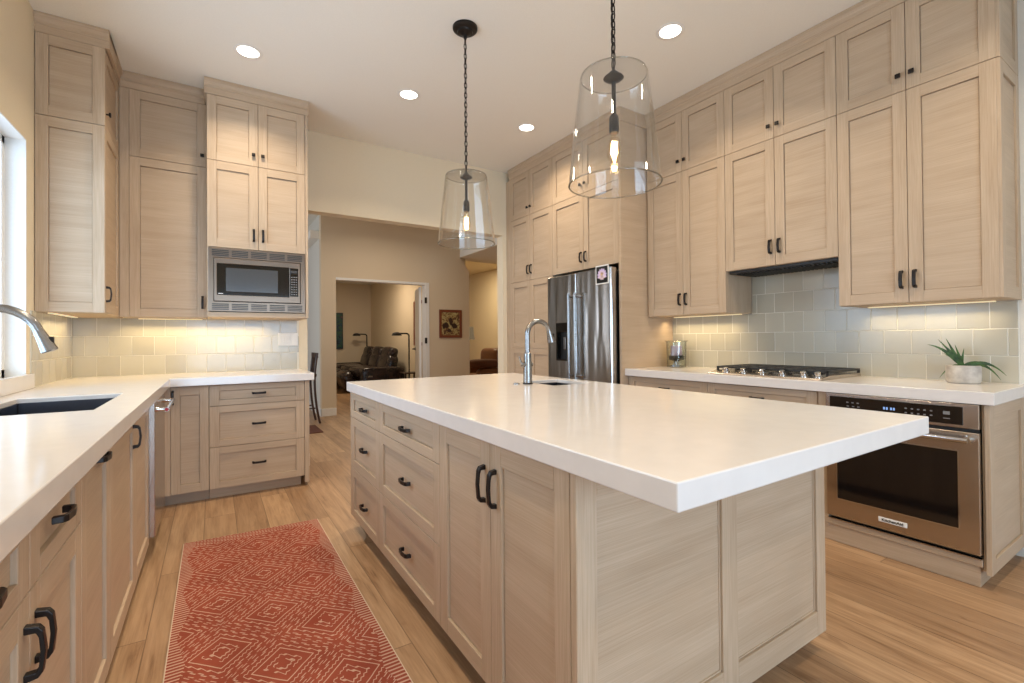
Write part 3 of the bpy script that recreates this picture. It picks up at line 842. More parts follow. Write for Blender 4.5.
# bodies are hollow where the bowls hang
def faucet(loc, d, H1, r_arc, drop, name, label, rb=.024, lever=-1, dark_ring=True, head_out=.02):
    x, y, z = loc; t = thing(name, loc, label, 'faucet'); d = Vector(d).normalized(); P0 = Vector(loc)
    MB().lathe([(0, 0), (rb * 1.25, 0), (rb * 1.25, .006), (rb * 1.1, .010), (0, .011)], loc, 24).build('base_ring', 'black' if dark_ring else 'nickel', t, smooth=True)
    bh = H1 * .62
    MB().lathe([(rb * 1.12, .008), (rb * 1.08, bh * .5), (rb * .86, bh), (rb * .70, bh + .004), (0, bh + .004)], loc, 24).build('body', 'nickel', t, smooth=True)
    pts = [P0 + Vector((0, 0, bh)), P0 + Vector((0, 0, (bh + H1) / 2)), P0 + Vector((0, 0, H1))]
    for k in range(1, 15):
        an = PI * k / 15 * .97
        pts.append(P0 + d * (r_arc - r_arc * math.cos(an)) + Vector((0, 0, H1 + r_arc * math.sin(an))))
    MB().tube(pts, rb * .62, 16).build('neck', 'nickel', t, smooth=True)
    e0 = pts[-1]; dn = (d * head_out + Vector((0, 0, -drop))).normalized()
    hd = MB().tube([e0 - dn * .002, e0 + dn * .012, e0 + dn * drop * .5, e0 + dn * drop, e0 + dn * (drop + .003)], [rb * .66, rb * .70, rb * .82, rb * 1.02, rb * .9], 18).build('spray_head', 'nickel', t, smooth=True)
    bc = e0 + dn * drop * .45 + d * rb * .85
    MB().box(bc.x - .008, bc.x + .008, bc.y - .008, bc.y + .008, bc.z - .016, bc.z + .014).build('spray_button', 'black', hd, bevel=.003)
    sd = d * lever
    c0 = P0 + Vector((0, 0, H1 * .40))
    MB().tube([c0 - sd * .03, c0 + sd * .040], .013, 14).tube([c0 + sd * .036, c0 + sd * .05 + Vector((0, 0, .02)), c0 + sd * .058 + Vector((0, 0, .045))], [.008, .006, .005], 10).build('lever', 'nickel', t, smooth=True)
    return t
basin(sx0, sx1, sy0, sy1, ZC, .20, 'prep_sink', 'small stainless prep sink sunk into the island countertop')
faucet((1.532, 2.236, ZC), (1, .0, 0), .285, .080, .068, 'faucet', 'brushed nickel gooseneck faucet standing on the island', .0235, -1, True, .018)
sw = thing('air_switch', (1.475, 2.27, ZC), 'small round metal button on the island beside the faucet', 'button')
MB().lathe([(0, 0), (.020, 0), (.020, .004), (.013, .005), (.013, .008), (0, .009)], (1.475, 2.27, ZC), 20).build('cap', 'nickel', sw, smooth=True)

# ------------------------------------------------------------------ left run
XL = -.297
GL = 'oak base cabinets along the sink counter'
def base_L(label, y0, y1, sink=False):
    t = thing('base_cabinet', (-.6, (y0 + y1) / 2, 0), label, 'cabinet', GL)
    if not sink: MB().box(LW + .002, XL - DT, y0 + .001, y1 - .001, ZF, ZCB - .001).build('body', 'groove', t)
    else:
        MB().box(LW + .002, XL - DT, y0 + .001, y0 + .02, ZF, ZCB - .001).box(LW + .002, XL - DT, y1 - .02, y1 - .001, ZF, ZCB - .001).box(LW + .002, XL - DT, y0 + .02, y1 - .02, ZF, ZF + .02).box(LW + .002, LW + .02, y0 + .02, y1 - .02, ZF, ZCB - .001).box(XL - DT - .018, XL - DT, y0 + .02, y1 - .02, ZF, ZCB - .03).build('body', 'groove', t)
    MB().box(LW + .03, XL - .075, y0 + .001, y1 - .001, 0, ZF).build('toe_kick', 'toe', t)
    return t
ZTOP = ZCB - .004
t = base_L('oak sink-side base cabinet with two drawers over two doors, closest to the camera', .83, 1.665)
drawer(t, 'L', XL, .83, 1.252, .703, ZTOP, .79, .090, ha=1.0); drawer(t, 'L', XL, 1.252, 1.665, .703, ZTOP, .79, .090, ha=1.44)
d1 = door(t, 'L', XL, .83, 1.252, ZF, .703, 'pull', 1.252 - .030, .600); d2 = door(t, 'L', XL, 1.252, 1.665, ZF, .703, 'pull', 1.252 + .034, .600)
t = base_L('oak pull-out base cabinet with one level pull at its top edge', 1.665, 2.069)
door(t, 'L', XL, 1.665, 2.069, ZF, ZTOP, 'hpull', 1.885, .825)
t = base_L('oak sink base cabinet beside the dishwasher with an upright pull', 2.069, 3.188, True)
door(t, 'L', XL, 2.069, 2.66, ZF, ZTOP, 'pull', 2.60, .765); door(t, 'L', XL, 2.66, 3.188, ZF, ZTOP)
# sink counter, L-shaped, one slab with sink hole
hx0, hx1, hy0, hy1 = -.777, -.395, 2.405, 3.085
ct = MB().cells([LW + .001, hx0, hx1, -.262, .688], [.60, hy0, hy1, 4.073, BW - .001],
                lambda i, j: (i <= 2 and not (i == 1 and j == 1)) or j == 3, ZCB, ZC)
tag(ct.build('countertop', 'quartz', bevel=.003), 'L-shaped white quartz countertop around the large sink and back corner', 'countertop')
led = MB().box(LW + .001, LW + .026, 1.2, 3.775, ZC + .0005, .998)
tag(led.build('window_upstand', 'quartz', bevel=.002), 'low white quartz upstand below the sink window', 'upstand')
basin(hx0, hx1, hy0, hy1, ZC, .24, 'kitchen_sink', 'large stainless sink below the window in the L-shaped counter')
faucet((-.842, 2.60, ZC), (1, 0, 0), .270, .128, .085, 'faucet', 'tall chrome-bright gooseneck faucet arching over the window sink', .027, 1, False, .035)
# dishwasher
t = thing('dishwasher', (-.6, 3.5, 0), 'stainless dishwasher with a bar handle under the sink counter', 'dishwasher')
MB().box(LW + .03, XL - .004, 3.199, 3.793, .10, ZCB - .004).build('body', 'blackmatte', t)
dwd = MB().box(XL - .003, XL + .026, 3.196, 3.796, .115, ZCB - .008).build('door', 'steel', t, bevel=.003)
MB().box(LW + .06, XL - .06, 3.2, 3.79, 0, .10).build('toe_kick', 'blackmatte', t)
hb = MB(); hb.tube([(XL + .075, 3.235, .80), (XL + .075, 3.755, .80)], .0115, 14)
for yy in (3.26, 3.73): hb.tube([(XL + .025, yy, .80), (XL + .045, yy, .80), (XL + .077, yy, .80)], [.016, .011, .013], 12)
hbo = hb.build('handle', 'chrome', dwd, smooth=True)
M['red'] = plain('red_enamel', (.45, .01, .012), .3)
MB().tube([(XL + .075, 3.2345, .80), (XL + .075, 3.231, .80)], .009, 14).build('end_medallion', 'red', hbo)
# corner filler between dishwasher and back run
YK = 4.109
t = thing('corner_filler', (-.6, 3.95, 0), 'plain oak corner filler beyond the dishwasher', 'panel')
MB().box(LW + .002, XL - .004, 3.800, YK + .02, ZF, ZCB - .001).build('panel', 'oak_v', t)
MB().box(LW + .06, XL - .075, 3.80, YK + .01, 0, ZF).build('toe_kick', 'toe', t)
# back run
GB = 'oak base cabinets below the microwave'
t = thing('base_cabinet', (-.16, 4.4, 0), 'oak corner base cabinet with one narrow door beside the dishwasher', 'cabinet', GB)
MB().box(XL - .002, -.033, YK + DT + .001, BW - .002, ZF, ZCB - .001).build('body', 'groove', t)
MB().box(XL - .07, -.033, YK + .07, BW - .05, 0, ZF).build('toe_kick', 'toe', t)
MB().box(XL - .002, -.262, YK - .002, YK + DT, ZF, ZCB - .004).build('filler', 'oak_v', t)
door(t, 'B', YK, -.262, -.031, ZF, ZCB - .004, 'pull', -.248, .775, st=.055)
t = thing('base_cabinet', (.3, 4.4, 0), 'three-drawer oak base cabinet at the end of the counter below the microwave', 'cabinet', GB)
MB().box(-.030, .618, YK + DT + .001, BW - .002, ZF, ZCB - .001).build('body', 'groove', t)
MB().box(-.030, .60, YK + .07, BW - .05, 0, ZF).build('toe_kick', 'oak_h', t)
for z0, z1, hz in ((.696, ZCB - .004, .777), (.391, .696, .545), (ZF, .391, .245)):
    drawer(t, 'B', YK, -.031, .620, z0, z1, hz)
MB().box(.621, .655, YK - .002, BW - .002, .03, ZCB - .001).build('end_panel', 'oak_v', t, bevel=.001, seg=1)

# ------------------------------------------------------------------ left uppers
GLU = 'double-stacked oak wall cabinets round the corner and microwave'
t = thing('wall_cabinet', (-.74, 4.13, ZUB), 'oak wall cabinet beside the sink window with a broad panelled end', 'cabinet', GLU)
MB().box(LW + .001, XLU - DT, 3.895, BW - .012, ZUB, ZDT).build('body', 'groove', t)
for z0, z1 in ((ZUB, ZDV), (ZDV, ZDT)):
    shaker('end_panel', t, 'B', 3.873, LW + .002, XLU - .001, z0, z1, st=.058)
door(t, 'L', XLU, 3.873, YKU - .002, ZDV, ZDT, 'knob', 3.873 + .030, ZDV + .085)
door(t, 'L', XLU, 3.873, YKU - .002, ZUB, ZDV, 'pull', 3.873 + .030, ZUB + .12)
MB().box(-.86, -.84, 3.95, 4.6, ZUB - .006, ZUB - .0005).build('light_bar', 'bar_glow', t)
t = thing('wall_cabinet', (-.30, 4.56, ZUB), 'oak corner wall cabinet with one wide door between window cabinet and microwave', 'cabinet', GLU)
MB().box(XLU + .001, -.046, YKU + DT + .001, BW - .012, ZUB, ZDT).build('body', 'groove', t)
MB().box(XLU + .001, -.523, YKU + .002, YKU + DT, ZUB, ZDT).build('filler', 'oak_v', t, bevel=.001, seg=1)
door(t, 'B', YKU, -.523, -.044, ZDV, ZDT, 'knob', -.074, ZDV + .085); door(t, 'B', YKU, -.523, -.044, ZUB, ZDV, 'pull', -.074, ZUB + .12)
MB().box(-.50, -.08, 4.68, 4.70, ZUB - .006, ZUB - .0005).build('light_bar', 'bar_glow', t)
t = thing('wall_cabinet', (.30, 4.45, ZUB), 'oak wall cabinet with four doors housing the built-in microwave', 'cabinet', GLU)
ZMW = 1.890
MB().box(-.043, .640, YMF + DT + .001, BW - .002, ZMW, ZDT).build('body', 'groove', t)
MB().box(-.043, -.030, YMF + .001, BW - .002, ZUB, ZMW).box(-.030, .640, YMF + .004, BW - .002, ZUB, ZUB + .038).box(-.03, .64, BW - .04, BW - .002, ZUB + .04, ZMW).build('microwave_surround', 'oak_h', t, bevel=.001, seg=1)
MB().box(.641, .662, YMF - .001, BW - .002, ZUB, ZDT).build('end_panel', 'oak_v', t, bevel=.001, seg=1)
xm = .298
for a0, a1, s in ((-.043, xm, -1), (xm, .640, 1)):
    e_ = xm + s * .032
    door(t, 'B', YMF, a0, a1, ZDV, ZDT, 'knob', e_, ZDV + .085); door(t, 'B', YMF, a0, a1, ZMW, ZDV, 'pull', e_, ZMW + .115)
area('under_cabinet_glow', (-.10, 4.62, ZUB - .02), (0, 0, 0), 1.0, .04, 6.0, (1, .76, .42), math.radians(150))
area('under_cabinet_glow', (-.82, 4.25, ZUB - .02), (0, 0, 0), .04, .60, 3.0, (1, .76, .42), math.radians(150))

# microwave
t = thing('microwave', (.30, 4.35, 1.405), 'built-in stainless microwave with slotted trim below the cabinet doors', 'microwave')
MB().box(-.02, .63, YMF + .03, 4.65, 1.41, 1.88).build('body', 'blackmatte', t)
z0, z1 = 1.404, 1.886
tr = MB().cells([-.036, .0, .602, .638], [z0, 1.478, 1.812, z1], lambda i, j: not (i == 1 and j == 1), YMF - .006, YMF + .03, 'Y')
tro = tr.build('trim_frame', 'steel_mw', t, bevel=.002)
for zz in ((z0 + .012), (1.824)):
    sl = MB()
    for k in range(5):
        xa = -.020 + k * .129
        for q in range(4): sl.box(xa + .008, xa + .118, YMF - .0072, YMF - .0055, zz + q * .013, zz + q * .013 + .0075)
    sl.build('vent_grille', 'blackmatte', tro)
dr = MB().cells([.004, .020, .598 - .08, .598], [1.482, 1.528, 1.768, 1.808], lambda i, j: not (i == 1 and j == 1), YMF - .014, YMF + .02, 'Y')
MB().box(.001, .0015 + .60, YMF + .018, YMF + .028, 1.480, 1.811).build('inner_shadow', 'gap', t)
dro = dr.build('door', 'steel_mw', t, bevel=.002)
MB().box(.019, .519, YMF - .011, YMF + .018, 1.527, 1.769).build('window_frame', 'oven_glass', dro)
MB().box(.079, .435, YMF - .0125, YMF - .0105, 1.556, 1.737).build('window', 'mw_glass', dro, bevel=.001)
kp = MB().box(.521, .583, YMF - .0165, YMF - .010, 1.535, 1.765).build('keypad', 'oven_glass', t, bevel=.002)
ks = MB()
for r in range(8):
    for q in range(3): ks.box(.530 + q * .017, .541 + q * .017, YMF - .0172, YMF - .0164, 1.548 + r * .020, 1.556 + r * .020)
ks.build('keys', 'key', kp)
MB().box(.528, .576, YMF - .0172, YMF - .0164, 1.725, 1.745).build('display', 'mw_glass', kp)
MB().box(.03, .06, YMF - .0118, YMF - .0108, 1.537, 1.541).build('logo', 'white_plastic', dro)

# switch plate
t = thing('switch_plate', (.575, BW, 1.13), 'white triple light switch plate on the tiles below the microwave', 'switch')
yp = BW - .0096
MB().box(.492, .657, yp - .008, yp, 1.130, 1.247).build('plate', 'white_plastic', t, bevel=.002)
for k in range(3): MB().box(.509 + k * .0465, .509 + k * .0465 + .036, yp - .013, yp - .008, 1.155, 1.222).build('rocker', 'white_plastic', t, bevel=.002)

# ------------------------------------------------------------------ recessed ceiling lights
def can(x, y, label):
    t = thing('ceiling_light', (x, y, CEIL - .006), label, 'ceiling light', 'round recessed ceiling lights')
    MB().lathe([(.066, -.001), (.085, -.001), (.088, -.004), (.084, -.006), (.068, -.006), (.066, -.003)], (x, y, CEIL), 36, closed=True).build('trim_ring', 'white', t, smooth=True)
    MB().lathe([(0, -.003), (.066, -.003)], (x, y, CEIL), 32, caps=False).build('lens', 'can_glow', t, flip=False)
    return t
c0 = can(.203, 3.646, 'round recessed ceiling light nearest the microwave cabinet')
move_copy(c0, (1.130, -.035, 0), 'round recessed ceiling light between the microwave cabinet and the far pendant')
move_copy(c0, (2.274, -.045, 0), 'round recessed ceiling light in front of the pantry cabinet')
move_copy(c0, (2.289, -1.67, 0), 'round recessed ceiling light closest to the near pendant and cooktop cabinets')
for x, y in ((.203, 3.646), (1.333, 3.611), (2.477, 3.601), (2.492, 1.976), (.203, 1.976), (2.492, .35), (.203, .35), (1.35, -1.3)):
    area('recessed_downlight', (x, y, CEIL - .012), (0, 0, 0), .12, .12, 18, WARM, math.radians(128), 'DISK')
# unseen lamps added to brighten the hall, den and far room
area('hall_fill_light', (2.2, 6.3, CEIL - .012), (0, 0, 0), .12, .12, 30, WARM, math.radians(160), 'DISK')
area('den_fill_light', (2.8, 10.6, 2.76), (0, 0, 0), .5, .5, 60, WARM)
area('far_room_fill_light', (5.1, 10.0, 2.98), (0, 0, 0), .3, .3, 60, (1, .80, .50))

# ------------------------------------------------------------------ pendants
def pendant(x, y, label):
    t = thing('pendant_light', (x, y, 1.785), label, 'pendant light', 'clear glass pendant lights over the island')
    zt, zb = 2.215, 1.785
    g = MB()
    out = [(.180, zb), (.166, zb + .14), (.134, zt - .018), (.132, zt - .006), (.127, zt - .001), (.120, zt), (.03, zt)]
    th = .0035
    inn = [(.03, zt - th), (.119, zt - th), (.124, zt - .005), (.1285, zt - .009), (.1305, zt - .018), (.1625, zb + .14), (.1765, zb)]
    rim = [(.1745, zb - .003), (.178, zb - .006), (.182, zb - .003)]
    g.lathe([(r, h) for r, h in out + inn + rim], (x, y, 0), 64, closed=True)
    gs = g.build('glass_shade', 'shade_glass', t, smooth=True)
    def torus(R_, z_, rr_):
        return MB().lathe([(R_ + rr_ * math.cos(2 * PI * q / 10), z_ + rr_ * math.sin(2 * PI * q / 10)) for q in range(10)], (x, y, 0), 64, closed=True)
    torus(.1785, zb - .003, .0030).build('bottom_rim', 'rim_glass', gs, smooth=True)
    torus(.128, zt - .004, .0026).build('top_rim', 'rim_glass', gs, smooth=True)
    r = MB()
    r.lathe([(0, zt - .004), (.036, zt - .006), (.040, zt - .012), (.030, zt - .020), (.010, zt - .028), (0, zt - .028)], (x, y, 0), 28)
    r.lathe([(0, zt + .001), (.022, zt + .001), (.020, zt + .008), (.008, zt + .018), (0, zt + .02)], (x, y, 0), 20)
    r.tube([(x, y, zt + .02), (x, y, zt + .03)], .006, 8)
    r.tube([(x, y, zt - .02), (x, y, 2.05)], .0085, 12)
    r.build('stem', 'black', t, smooth=True)
    MB().lathe([(0, 2.056), (.014, 2.056), (.019, 2.045), (.020, 1.995), (.017, 1.985), (0, 1.985)], (x, y, 0), 20).build('socket', 'black', t, smooth=True)
    b = MB().lathe([(.012, 1.988), (.014, 1.975), (.024, 1.945), (.029, 1.915), (.027, 1.89), (.016, 1.872), (0, 1.868)], (x, y, 0), 24, caps=False).build('bulb', 'bulb_glass', t, smooth=True)
    f = MB()
    for k in range(6):
        an = k * PI / 3; rr = .010
        f.tube([(x + rr * math.cos(an), y + rr * math.sin(an), 1.950), (x + rr * 1.3 * math.cos(an + .3), y + rr * 1.3 * math.sin(an + .3), 1.903)], .0011, 5)
    f.build('filament', 'filament', b)
    ch = MB(); zc = zt + .03; k = 0; L = .042; step = .031
    while zc < CEIL - .05:
        pts = []
        for q in range(13):
            an = 2 * PI * q / 12; u, v = .0090 * math.cos(an), L / 2 * math.sin(an)
            pts.append((x + (u if k % 2 else 0), y + (0 if k % 2 else u), zc + L / 2 - .004 + v))
        ch.tube(pts, .0027, 6, caps=False); zc += step; k += 1
    ch.tube([(x + .002, y + .002, zt + .02), (x - .002, y + .003, (zt + CEIL) / 2), (x + .002, y, CEIL - .03)], .0022, 6)
    ch.build('chain', 'black', t, smooth=True)
    MB().lathe([(0, CEIL - .070), (.010, CEIL - .070), (.014, CEIL - .052), (.034, CEIL - .040), (.046, CEIL - .037), (.050, CEIL - .026), (.070, CEIL - .022), (.078, CEIL - .014), (.079, CEIL - .001), (0, CEIL - .001)], (x, y, 0), 36).build('canopy', 'black', t, smooth=True)
    return t
p1 = pendant(1.352, 2.645, 'clear glass pendant light farther from the camera, with its black ceiling canopy in view')
move_copy(p1, (-.018, -1.315, 0), 'large clear glass pendant light closest to the camera above the island')
for x, y in ((1.352, 2.645), (1.334, 1.33)):
    d = bpy.data.lights.new('bulb_light', 'POINT'); d.energy = 5; d.color = (1, .70, .40); d.shadow_soft_size = .012
    o = bpy.data.objects.new('bulb_light', d); C.objects.link(o); o.location = (x, y, 1.925)

# ------------------------------------------------------------------ rug
def rugmat():
    n = N('rust_patterned_rug')
    co = n.n('TexCoord', out=3)
    xyz = n.n('SeparateXYZ', {0: co}, None); x, y = xyz.outputs[0], xyz.outputs[1]
    wob = n.noise(co, 9, 2)
    xw = n.math('ADD', x, n.math('MULTIPLY', n.math('SUBTRACT', wob, .5), .012))
    # diamonds: half-drop lattice, cell .36 x .42
    cw, chh = .380, .392
    def dist(ox, oy):
        fx = n.math('ABSOLUTE', n.math('SUBTRACT', n.math('FRACT', n.math('ADD', n.math('DIVIDE', xw, cw), 10.5 + ox)), .5))
        fy = n.math('ABSOLUTE', n.math('SUBTRACT', n.math('FRACT', n.math('ADD', n.math('DIVIDE', n.math('ADD', y, .192), chh), 10.5 + oy)), .5))
        return n.math('ADD', fx, fy)
    d = n.math('MINIMUM', dist(0, 0), dist(.5, .5))
    saw = n.math('PINGPONG', n.math('ADD', xw, n.math('MULTIPLY', y, .35)), .0095)
    dz = n.math('ADD', d, n.math('MULTIPLY', saw, 2.6))
    st = n.math('MULTIPLY', n.math('GREATER_THAN', n.math('FRACT', n.math('DIVIDE', y, .034)), .5), .022)
    ds = n.math('ADD', d, st)
    def ring(dd, r, wd): return n.math('LESS_THAN', n.math('ABSOLUTE', n.math('SUBTRACT', dd, r)), wd)
    brk = n.math('GREATER_THAN', n.noise(co, 26, 1), .40)
    pat = ring(d, .262, .0078)
    for r, wd in ((.10, .010), (.170, .007)):
        pat = n.math('MAXIMUM', pat, n.math('MULTIPLY', ring(dz, r, wd), brk))
    for r, wd in ((.345, .0075), (.425, .0075), (.505, .006)):
        pat = n.math('MAXIMUM', pat, ring(ds if r != .345 else dz, r, wd))
    # end band of small teeth, side fringe dashes
    yb = n.math('GREATER_THAN', y, .745)
    band = n.math('GREATER_THAN', n.math('MULTIPLY', n.math('SINE', n.math('MULTIPLY', y, 260.0)), n.math('SINE', n.math('MULTIPLY', x, 190.0))), .22)
    pat = n.math('ADD', n.math('MULTIPLY', pat, n.math('SUBTRACT', 1.0, yb)), n.math('MULTIPLY', band, yb))
    ax = n.math('ABSOLUTE', x)
    sideN = n.math('ADD', .300, n.math('MULTIPLY', n.math('PINGPONG', y, .2), .18))
    side = n.math('GREATER_THAN', ax, sideN)
    dash = n.math('GREATER_THAN', n.math('SINE', n.math('MULTIPLY', y, 330.0)), .35)
    pat = n.math('ADD', n.math('MULTIPLY', pat, n.math('SUBTRACT', 1.0, side)), n.math('MULTIPLY', dash, side))
    edge = n.math('GREATER_THAN', ax, .3570)
    weave = n.noise(co, 420, 2)
    worn = n.noise(co, 5, 4)
    red = n.ramp(worn, [(.3, (.26, .058, .034)), (.7, (.37, .092, .054))])
    pf = n.math('MULTIPLY', pat, n.math('ADD', .52, n.math('MULTIPLY', worn, .55)))
    col = n.mix(pf, red, (.66, .47, .35, 1))
    col = n.mix(edge, col, (.72, .58, .44, 1))
    col = n.mix(n.math('MULTIPLY', weave, .22), col, (.16, .03, .02, 1))
    return n.bsdf(Base_Color=col, Roughness=.95, Specular_IOR_Level=.1, Normal=n.bump(weave, .5, .003))
M['rug'] = rugmat()
rg = MB()
nx, ny = 2, 2
rg.prism([(-.152, .60), (.572, .60), (.572, 3.285), (-.152, 3.315)], 'Z', 0.0006, .0085)
tag(rg.build('runner_rug', 'rug', bevel=.003, origin=(.210, 2.47, 0)), 'rust red runner rug with cream diamond pattern on the plank floor', 'rug')

# ------------------------------------------------------------------ hall and rooms beyond
n = N('framed_painting'); co = n.n('TexCoord', out=3)
nz = n.noise(co, 14, 5, .6, dist=1.5)
M['painting'] = n.bsdf(Base_Color=n.ramp(nz, [(.30, (.03, .018, .01)), (.44, (.22, .10, .04)), (.52, (.42, .34, .13)), (.62, (.55, .45, .22)), (.75, (.30, .28, .12))]), Roughness=.5)
M['redwood'] = plain('reddish_wood_frame', (.20, .055, .02), .35)
M['darkwood'] = plain('dark_wood', (.045, .02, .012), .4)
n = N('abstract_art'); co = n.n('TexCoord', out=3)
nz = n.noise(co, 7, 4, .6, dist=1)
M['abstract'] = n.bsdf(Base_Color=n.ramp(nz, [(.34, (.006, .010, .02)), (.46, (.012, .05, .08)), (.54, (.03, .11, .03)), (.60, (.012, .02, .07)), (.70, (.22, .10, .02))]), Roughness=.4)
t = thing('wall_picture', (3.585, 7.66, 1.207), 'small painting in a reddish wooden frame on the hall wall', 'picture')
MB().cells([3.365, 3.41, 3.76, 3.806], [1.207, 1.255, 1.661, 1.709], lambda i, j: not (i == 1 and j == 1), 7.655, 7.679, 'Y').build('frame', 'redwood', t, bevel=.004)
MB().box(3.405, 3.765, 7.664, 7.676, 1.25, 1.666).build('canvas', 'painting', t)
pic = MB()
for (cx2, cz2, rx, rz) in ((3.50, 1.43, .05, .055), (3.59, 1.50, .035, .075), (3.66, 1.42, .055, .05), (3.56, 1.335, .04, .035), (3.45, 1.41, .025, .05)):
    pic.prism([(cx2 + rx * math.cos(2 * PI * k / 9) * (1 + .25 * math.sin(5 * k)), cz2 + rz * math.sin(2 * PI * k / 9)) for k in range(9)], 'Y', 7.6625, 7.664)
pic.build('painted_figures', 'darkwood', t)

t = thing('wall_art', (3.0, 13.61, .94), 'tall narrow dark canvas with blue and green on the far den wall', 'picture')
MB().box(2.66, 3.04, 13.61, 13.64, .95, 1.93).build('canvas', 'abstract', t, bevel=.004)
MB().cells([2.645, 2.66, 3.04, 3.055], [.935, .95, 1.93, 1.945], lambda i, j: not (i == 1 and j == 1), 13.60, 13.645, 'Y').build('frame', 'blackmatte', t)
t = thing('den_wall_picture', (3.83, 9.77, 1.05), 'tall dark framed picture on the den side wall behind the open door', 'picture')  # framed picture, not a mirror: plain sheet in a wooden frame
MB().cells([9.4, 9.47, 10.07, 10.14], [1.05, 1.12, 1.97, 2.04], lambda i, j: not (i == 1 and j == 1), 3.815, 3.848, 'X').build('frame', 'redwood', t, bevel=.004)
MB().box(3.825, 3.845, 9.45, 10.09, 1.1, 1.99).build('sheet', 'wall_day', t)

# open den door, seen edge-on
t = thing('den_door', (3.11, 8.2, 0), 'white den door standing open against the side of the doorway', 'door')
dm = MB()
hx, hy = 3.10, 7.84; ang = math.radians(74.5)
R = Matrix.Rotation(ang, 3, 'Z')
def rb(mb, a0, a1, t0, t1, z0, z1):
    vs = []
    for z in (z0, z1):
        for a, tt in ((a0, t0), (a1, t0), (a1, t1), (a0, t1)):
            p = R @ Vector((a, tt, 0)); vs.append((hx + p.x, hy + p.y, z))
    mb.add(vs, [(0, 3, 2, 1), (4, 5, 6, 7), (0, 1, 5, 4), (1, 2, 6, 5), (2, 3, 7, 6), (3, 0, 4, 7)])
rb(dm, 0, .78, 0, .04, .01, 2.11)
dmo = dm.build('leaf', 'white', t, bevel=.003)
hg = MB()
for z in (.25, 1.16, 1.86): hg.box(3.085, 3.125, 7.66, 7.845, z - .055, z + .055)
for z in (.25, 1.16, 1.86):
    pass
hgo = MB()
for z in (1.16, 1.86): hgo.box(3.092, 3.128, 7.645, 7.665, z - .05, z + .05)
hgo.build('hinge', 'blackmatte', t)
lv = MB(); p = R @ Vector((.71, .04, 0)); q = R @ Vector((.71, .09, 0)); r_ = R @ Vector((.60, .09, 0))
lv.tube([(hx + p.x, hy + p.y, 1.0), (hx + q.x, hy + q.y, 1.0), (hx + r_.x, hy + r_.y, 1.0)], .012, 10)
lv.tube([(hx + p.x, hy + p.y, 1.0), (hx + p.x + (q.x - p.x) * .2, hy + p.y + (q.y - p.y) * .2, 1.0)], .03, 14)
lv.build('handle', 'blackmatte', dmo, smooth=True)

# leather recliner sofa
n = N('dark_leather'); nz = n.noise(n.obj(), 16, 4)
M['leather'] = n.bsdf(Base_Color=n.ramp(nz, [(.35, (.012, .009, .009)), (.65, (.035, .022, .020))]), Roughness=.27, Normal=n.bump(nz, .4, .01))
t = thing('reclining_sofa', (3.1, 11.9, 0), 'dark brown leather reclining sofa in the den beyond the doorway', 'sofa')
sf = MB()
for y in (10.50, 13.20):
    MB().super((3.20, y, .30), (.50, .15, .27), .30).build('armrest', 'leather', t, smooth=True)
MB().box(2.85, 3.75, 10.6, 13.1, .06, .34).build('base', 'leather', t, bevel=.02)
for y in (11.03, 11.85, 12.67):
    MB().super((2.98, y, .43), (.34, .40, .13), .45).build('seat_cushion', 'leather', t, smooth=True)
    RB = Matrix.Rotation(math.radians(14), 3, 'Y')
    bk = MB()
    bk.super((3.50, y, .60), (.15, .40, .24), .5, RB)
    bk.super((3.55, y, .86), (.13, .35, .15), .6, RB)
    bk.build('back_cushion', 'leather', t, smooth=True)
    MB().super((2.52, y, .27), (.14, .38, .22), .45, Matrix.Rotation(math.radians(-25), 3, 'Y')).build('footrest', 'leather', t, smooth=True)
MB().box(2.85, 2.95, 10.348, 10.354, .36, .39).build('recline_switch', 'nickel', t)

def reading_lamp(x, y, H, label):
    t = thing('floor_lamp', (x, y, 0), label, 'floor lamp', 'black reading floor lamps by the leather sofa')
    MB().lathe([(0, 0), (.13, 0), (.13, .012), (.02, .022), (0, .022)], (x, y, 0), 24).build('base', 'blackmatte', t, smooth=True)
    pts = [(x, y, .02), (x, y, H - .06)]
    for k in range(1, 7): an = PI / 2 * k / 6; pts.append((x - .06 * (1 - math.cos(an)), y, H - .06 + .06 * math.sin(an)))
    pts.append((x - .24, y, H + .005))
    MB().tube(pts, .017, 10).build('pole', 'blackmatte', t, smooth=True)
    MB().lathe([(0, .045), (.04, .042), (.09, .018), (.11, -.035), (.10, -.035), (.08, .005), (0, .025)], (x - .28, y, H - .01), 20).build('shade', 'blackmatte', t, smooth=True)
    return t
reading_lamp(3.66, 10.0, 1.315, 'black curved reading lamp standing by the small black side table')
reading_lamp(3.62, 13.25, 1.34, 'black curved reading lamp rising behind the far end of the leather sofa')
t = thing('side_table', (3.69, 10.0, 0), 'small black side table beside the near reading lamp', 'table')
MB().box(3.50, 3.86, 9.82, 10.20, .43, .455).build('table_top', 'darkwood', t, bevel=.003)
for x in (3.52, 3.84):
    for y in (9.84, 10.18): MB().box(x - .014, x + .014, y - .014, y + .014, 0, .43).build('leg', 'darkwood', t)

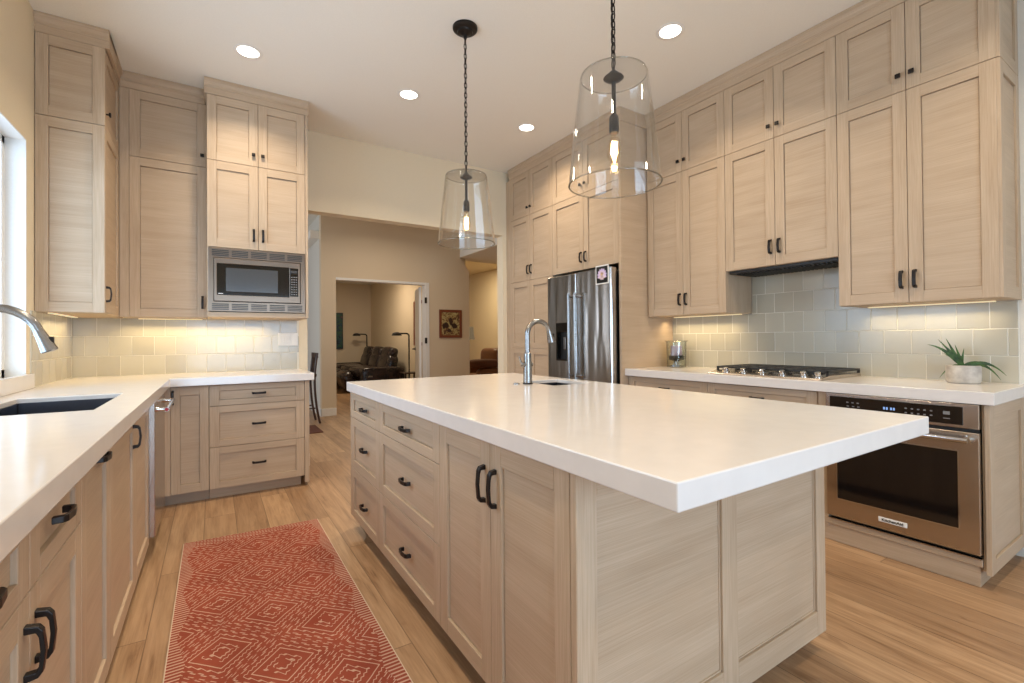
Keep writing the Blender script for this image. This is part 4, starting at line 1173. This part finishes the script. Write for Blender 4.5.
# bar stool at the dining side
t = thing('bar_stool', (1.05, 7.25, 0), 'dark wooden bar stool with a tall back beyond the counter end', 'stool')
for (x, y, o_) in ((.88, 7.08, 0), (.88, 7.42, 0), (1.20, 7.08, 1), (1.20, 7.42, 1)):
    pts = []
    for k in range(9):
        s = k / 8; z = .66 * (1 - s); bulge = (.07 * s ** 2.2) * (1 if o_ else -1)
        pts.append((x + bulge, y, z))
    MB().tube(pts[::-1], [.016] * 9, 8).build('leg', 'darkwood', t, smooth=True)
MB().super((1.04, 7.25, .68), (.20, .20, .035), .4).build('seat', 'darkwood', t, smooth=True)
bk = MB()
for y in (7.09, 7.41): bk.tube([(1.20, y, .66), (1.215, y, .82), (1.24, y, 1.0)], .016, 8)
bk.box(1.215, 1.25, 7.08, 7.42, .93, 1.0)
for k in range(5): bk.box(1.212, 1.225, 7.13 + k * .06, 7.155 + k * .06, .70, .94)
bk.build('backrest', 'darkwood', t)
for y in (7.08, 7.42): MB().tube([(.875, y, .22), (1.21, y, .22)], .010, 8).build('stretcher', 'darkwood', t, smooth=True)
# dining rug edge
M['redrug'] = plain('dark_red_wool', (.11, .04, .025), .95, bump=.4, scale=300)
tag(MB().prism([(-.6, 6.35), (1.18, 6.35), (1.18, 6.95), (-.6, 6.95)], 'Z', .0006, .009).build('dining_rug', 'redrug'), 'edge of a dark red rug on the hall floor by the bar stool', 'rug')

# far sitting room
M['tanleather'] = plain('tan_leather', (.19, .08, .03), .45, bump=.2, scale=20)
M['throw'] = plain('brown_throw', (.12, .045, .022), .85, bump=.5, scale=30)
t = thing('armchair', (5.0, 8.9, 0), 'tan leather armchair in the far room beyond the hall opening', 'armchair')
MB().super((5.0, 8.9, .22), (.42, .38, .22), .3).build('seat', 'tanleather', t, smooth=True)
MB().super((5.28, 9.0, .62), (.20, .38, .36), .35).build('backrest', 'tanleather', t, smooth=True)
for y in (8.52, 9.30): MB().super((4.98, y, .29), (.40, .10, .29), .3).build('armrest', 'tanleather', t, smooth=True)
tb = MB().super((4.72, 8.52, .672), (.33, .17, .090), .55)
tag(tb.build('throw_blanket', 'throw', smooth=True), 'dark brown throw blanket bunched over the tan armchair', 'blanket')
t = thing('floor_lamp', (5.20, 10.0, .0), 'slender floor lamp with a cream drum shade, half hidden behind the hall wall edge', 'lamp')
MB().lathe([(0, 0), (.14, 0), (.14, .02), (.015, .03), (.012, 1.18), (0, 1.18)], (5.15, 10.0, 0), 20).build('stand', 'darkwood', t, smooth=True)
MB().lathe([(.11, 1.47), (.14, 1.17)], (5.15, 10.0, 0), 28, caps=False).build('lamp_shade', 'lamp_cream', t, smooth=True)
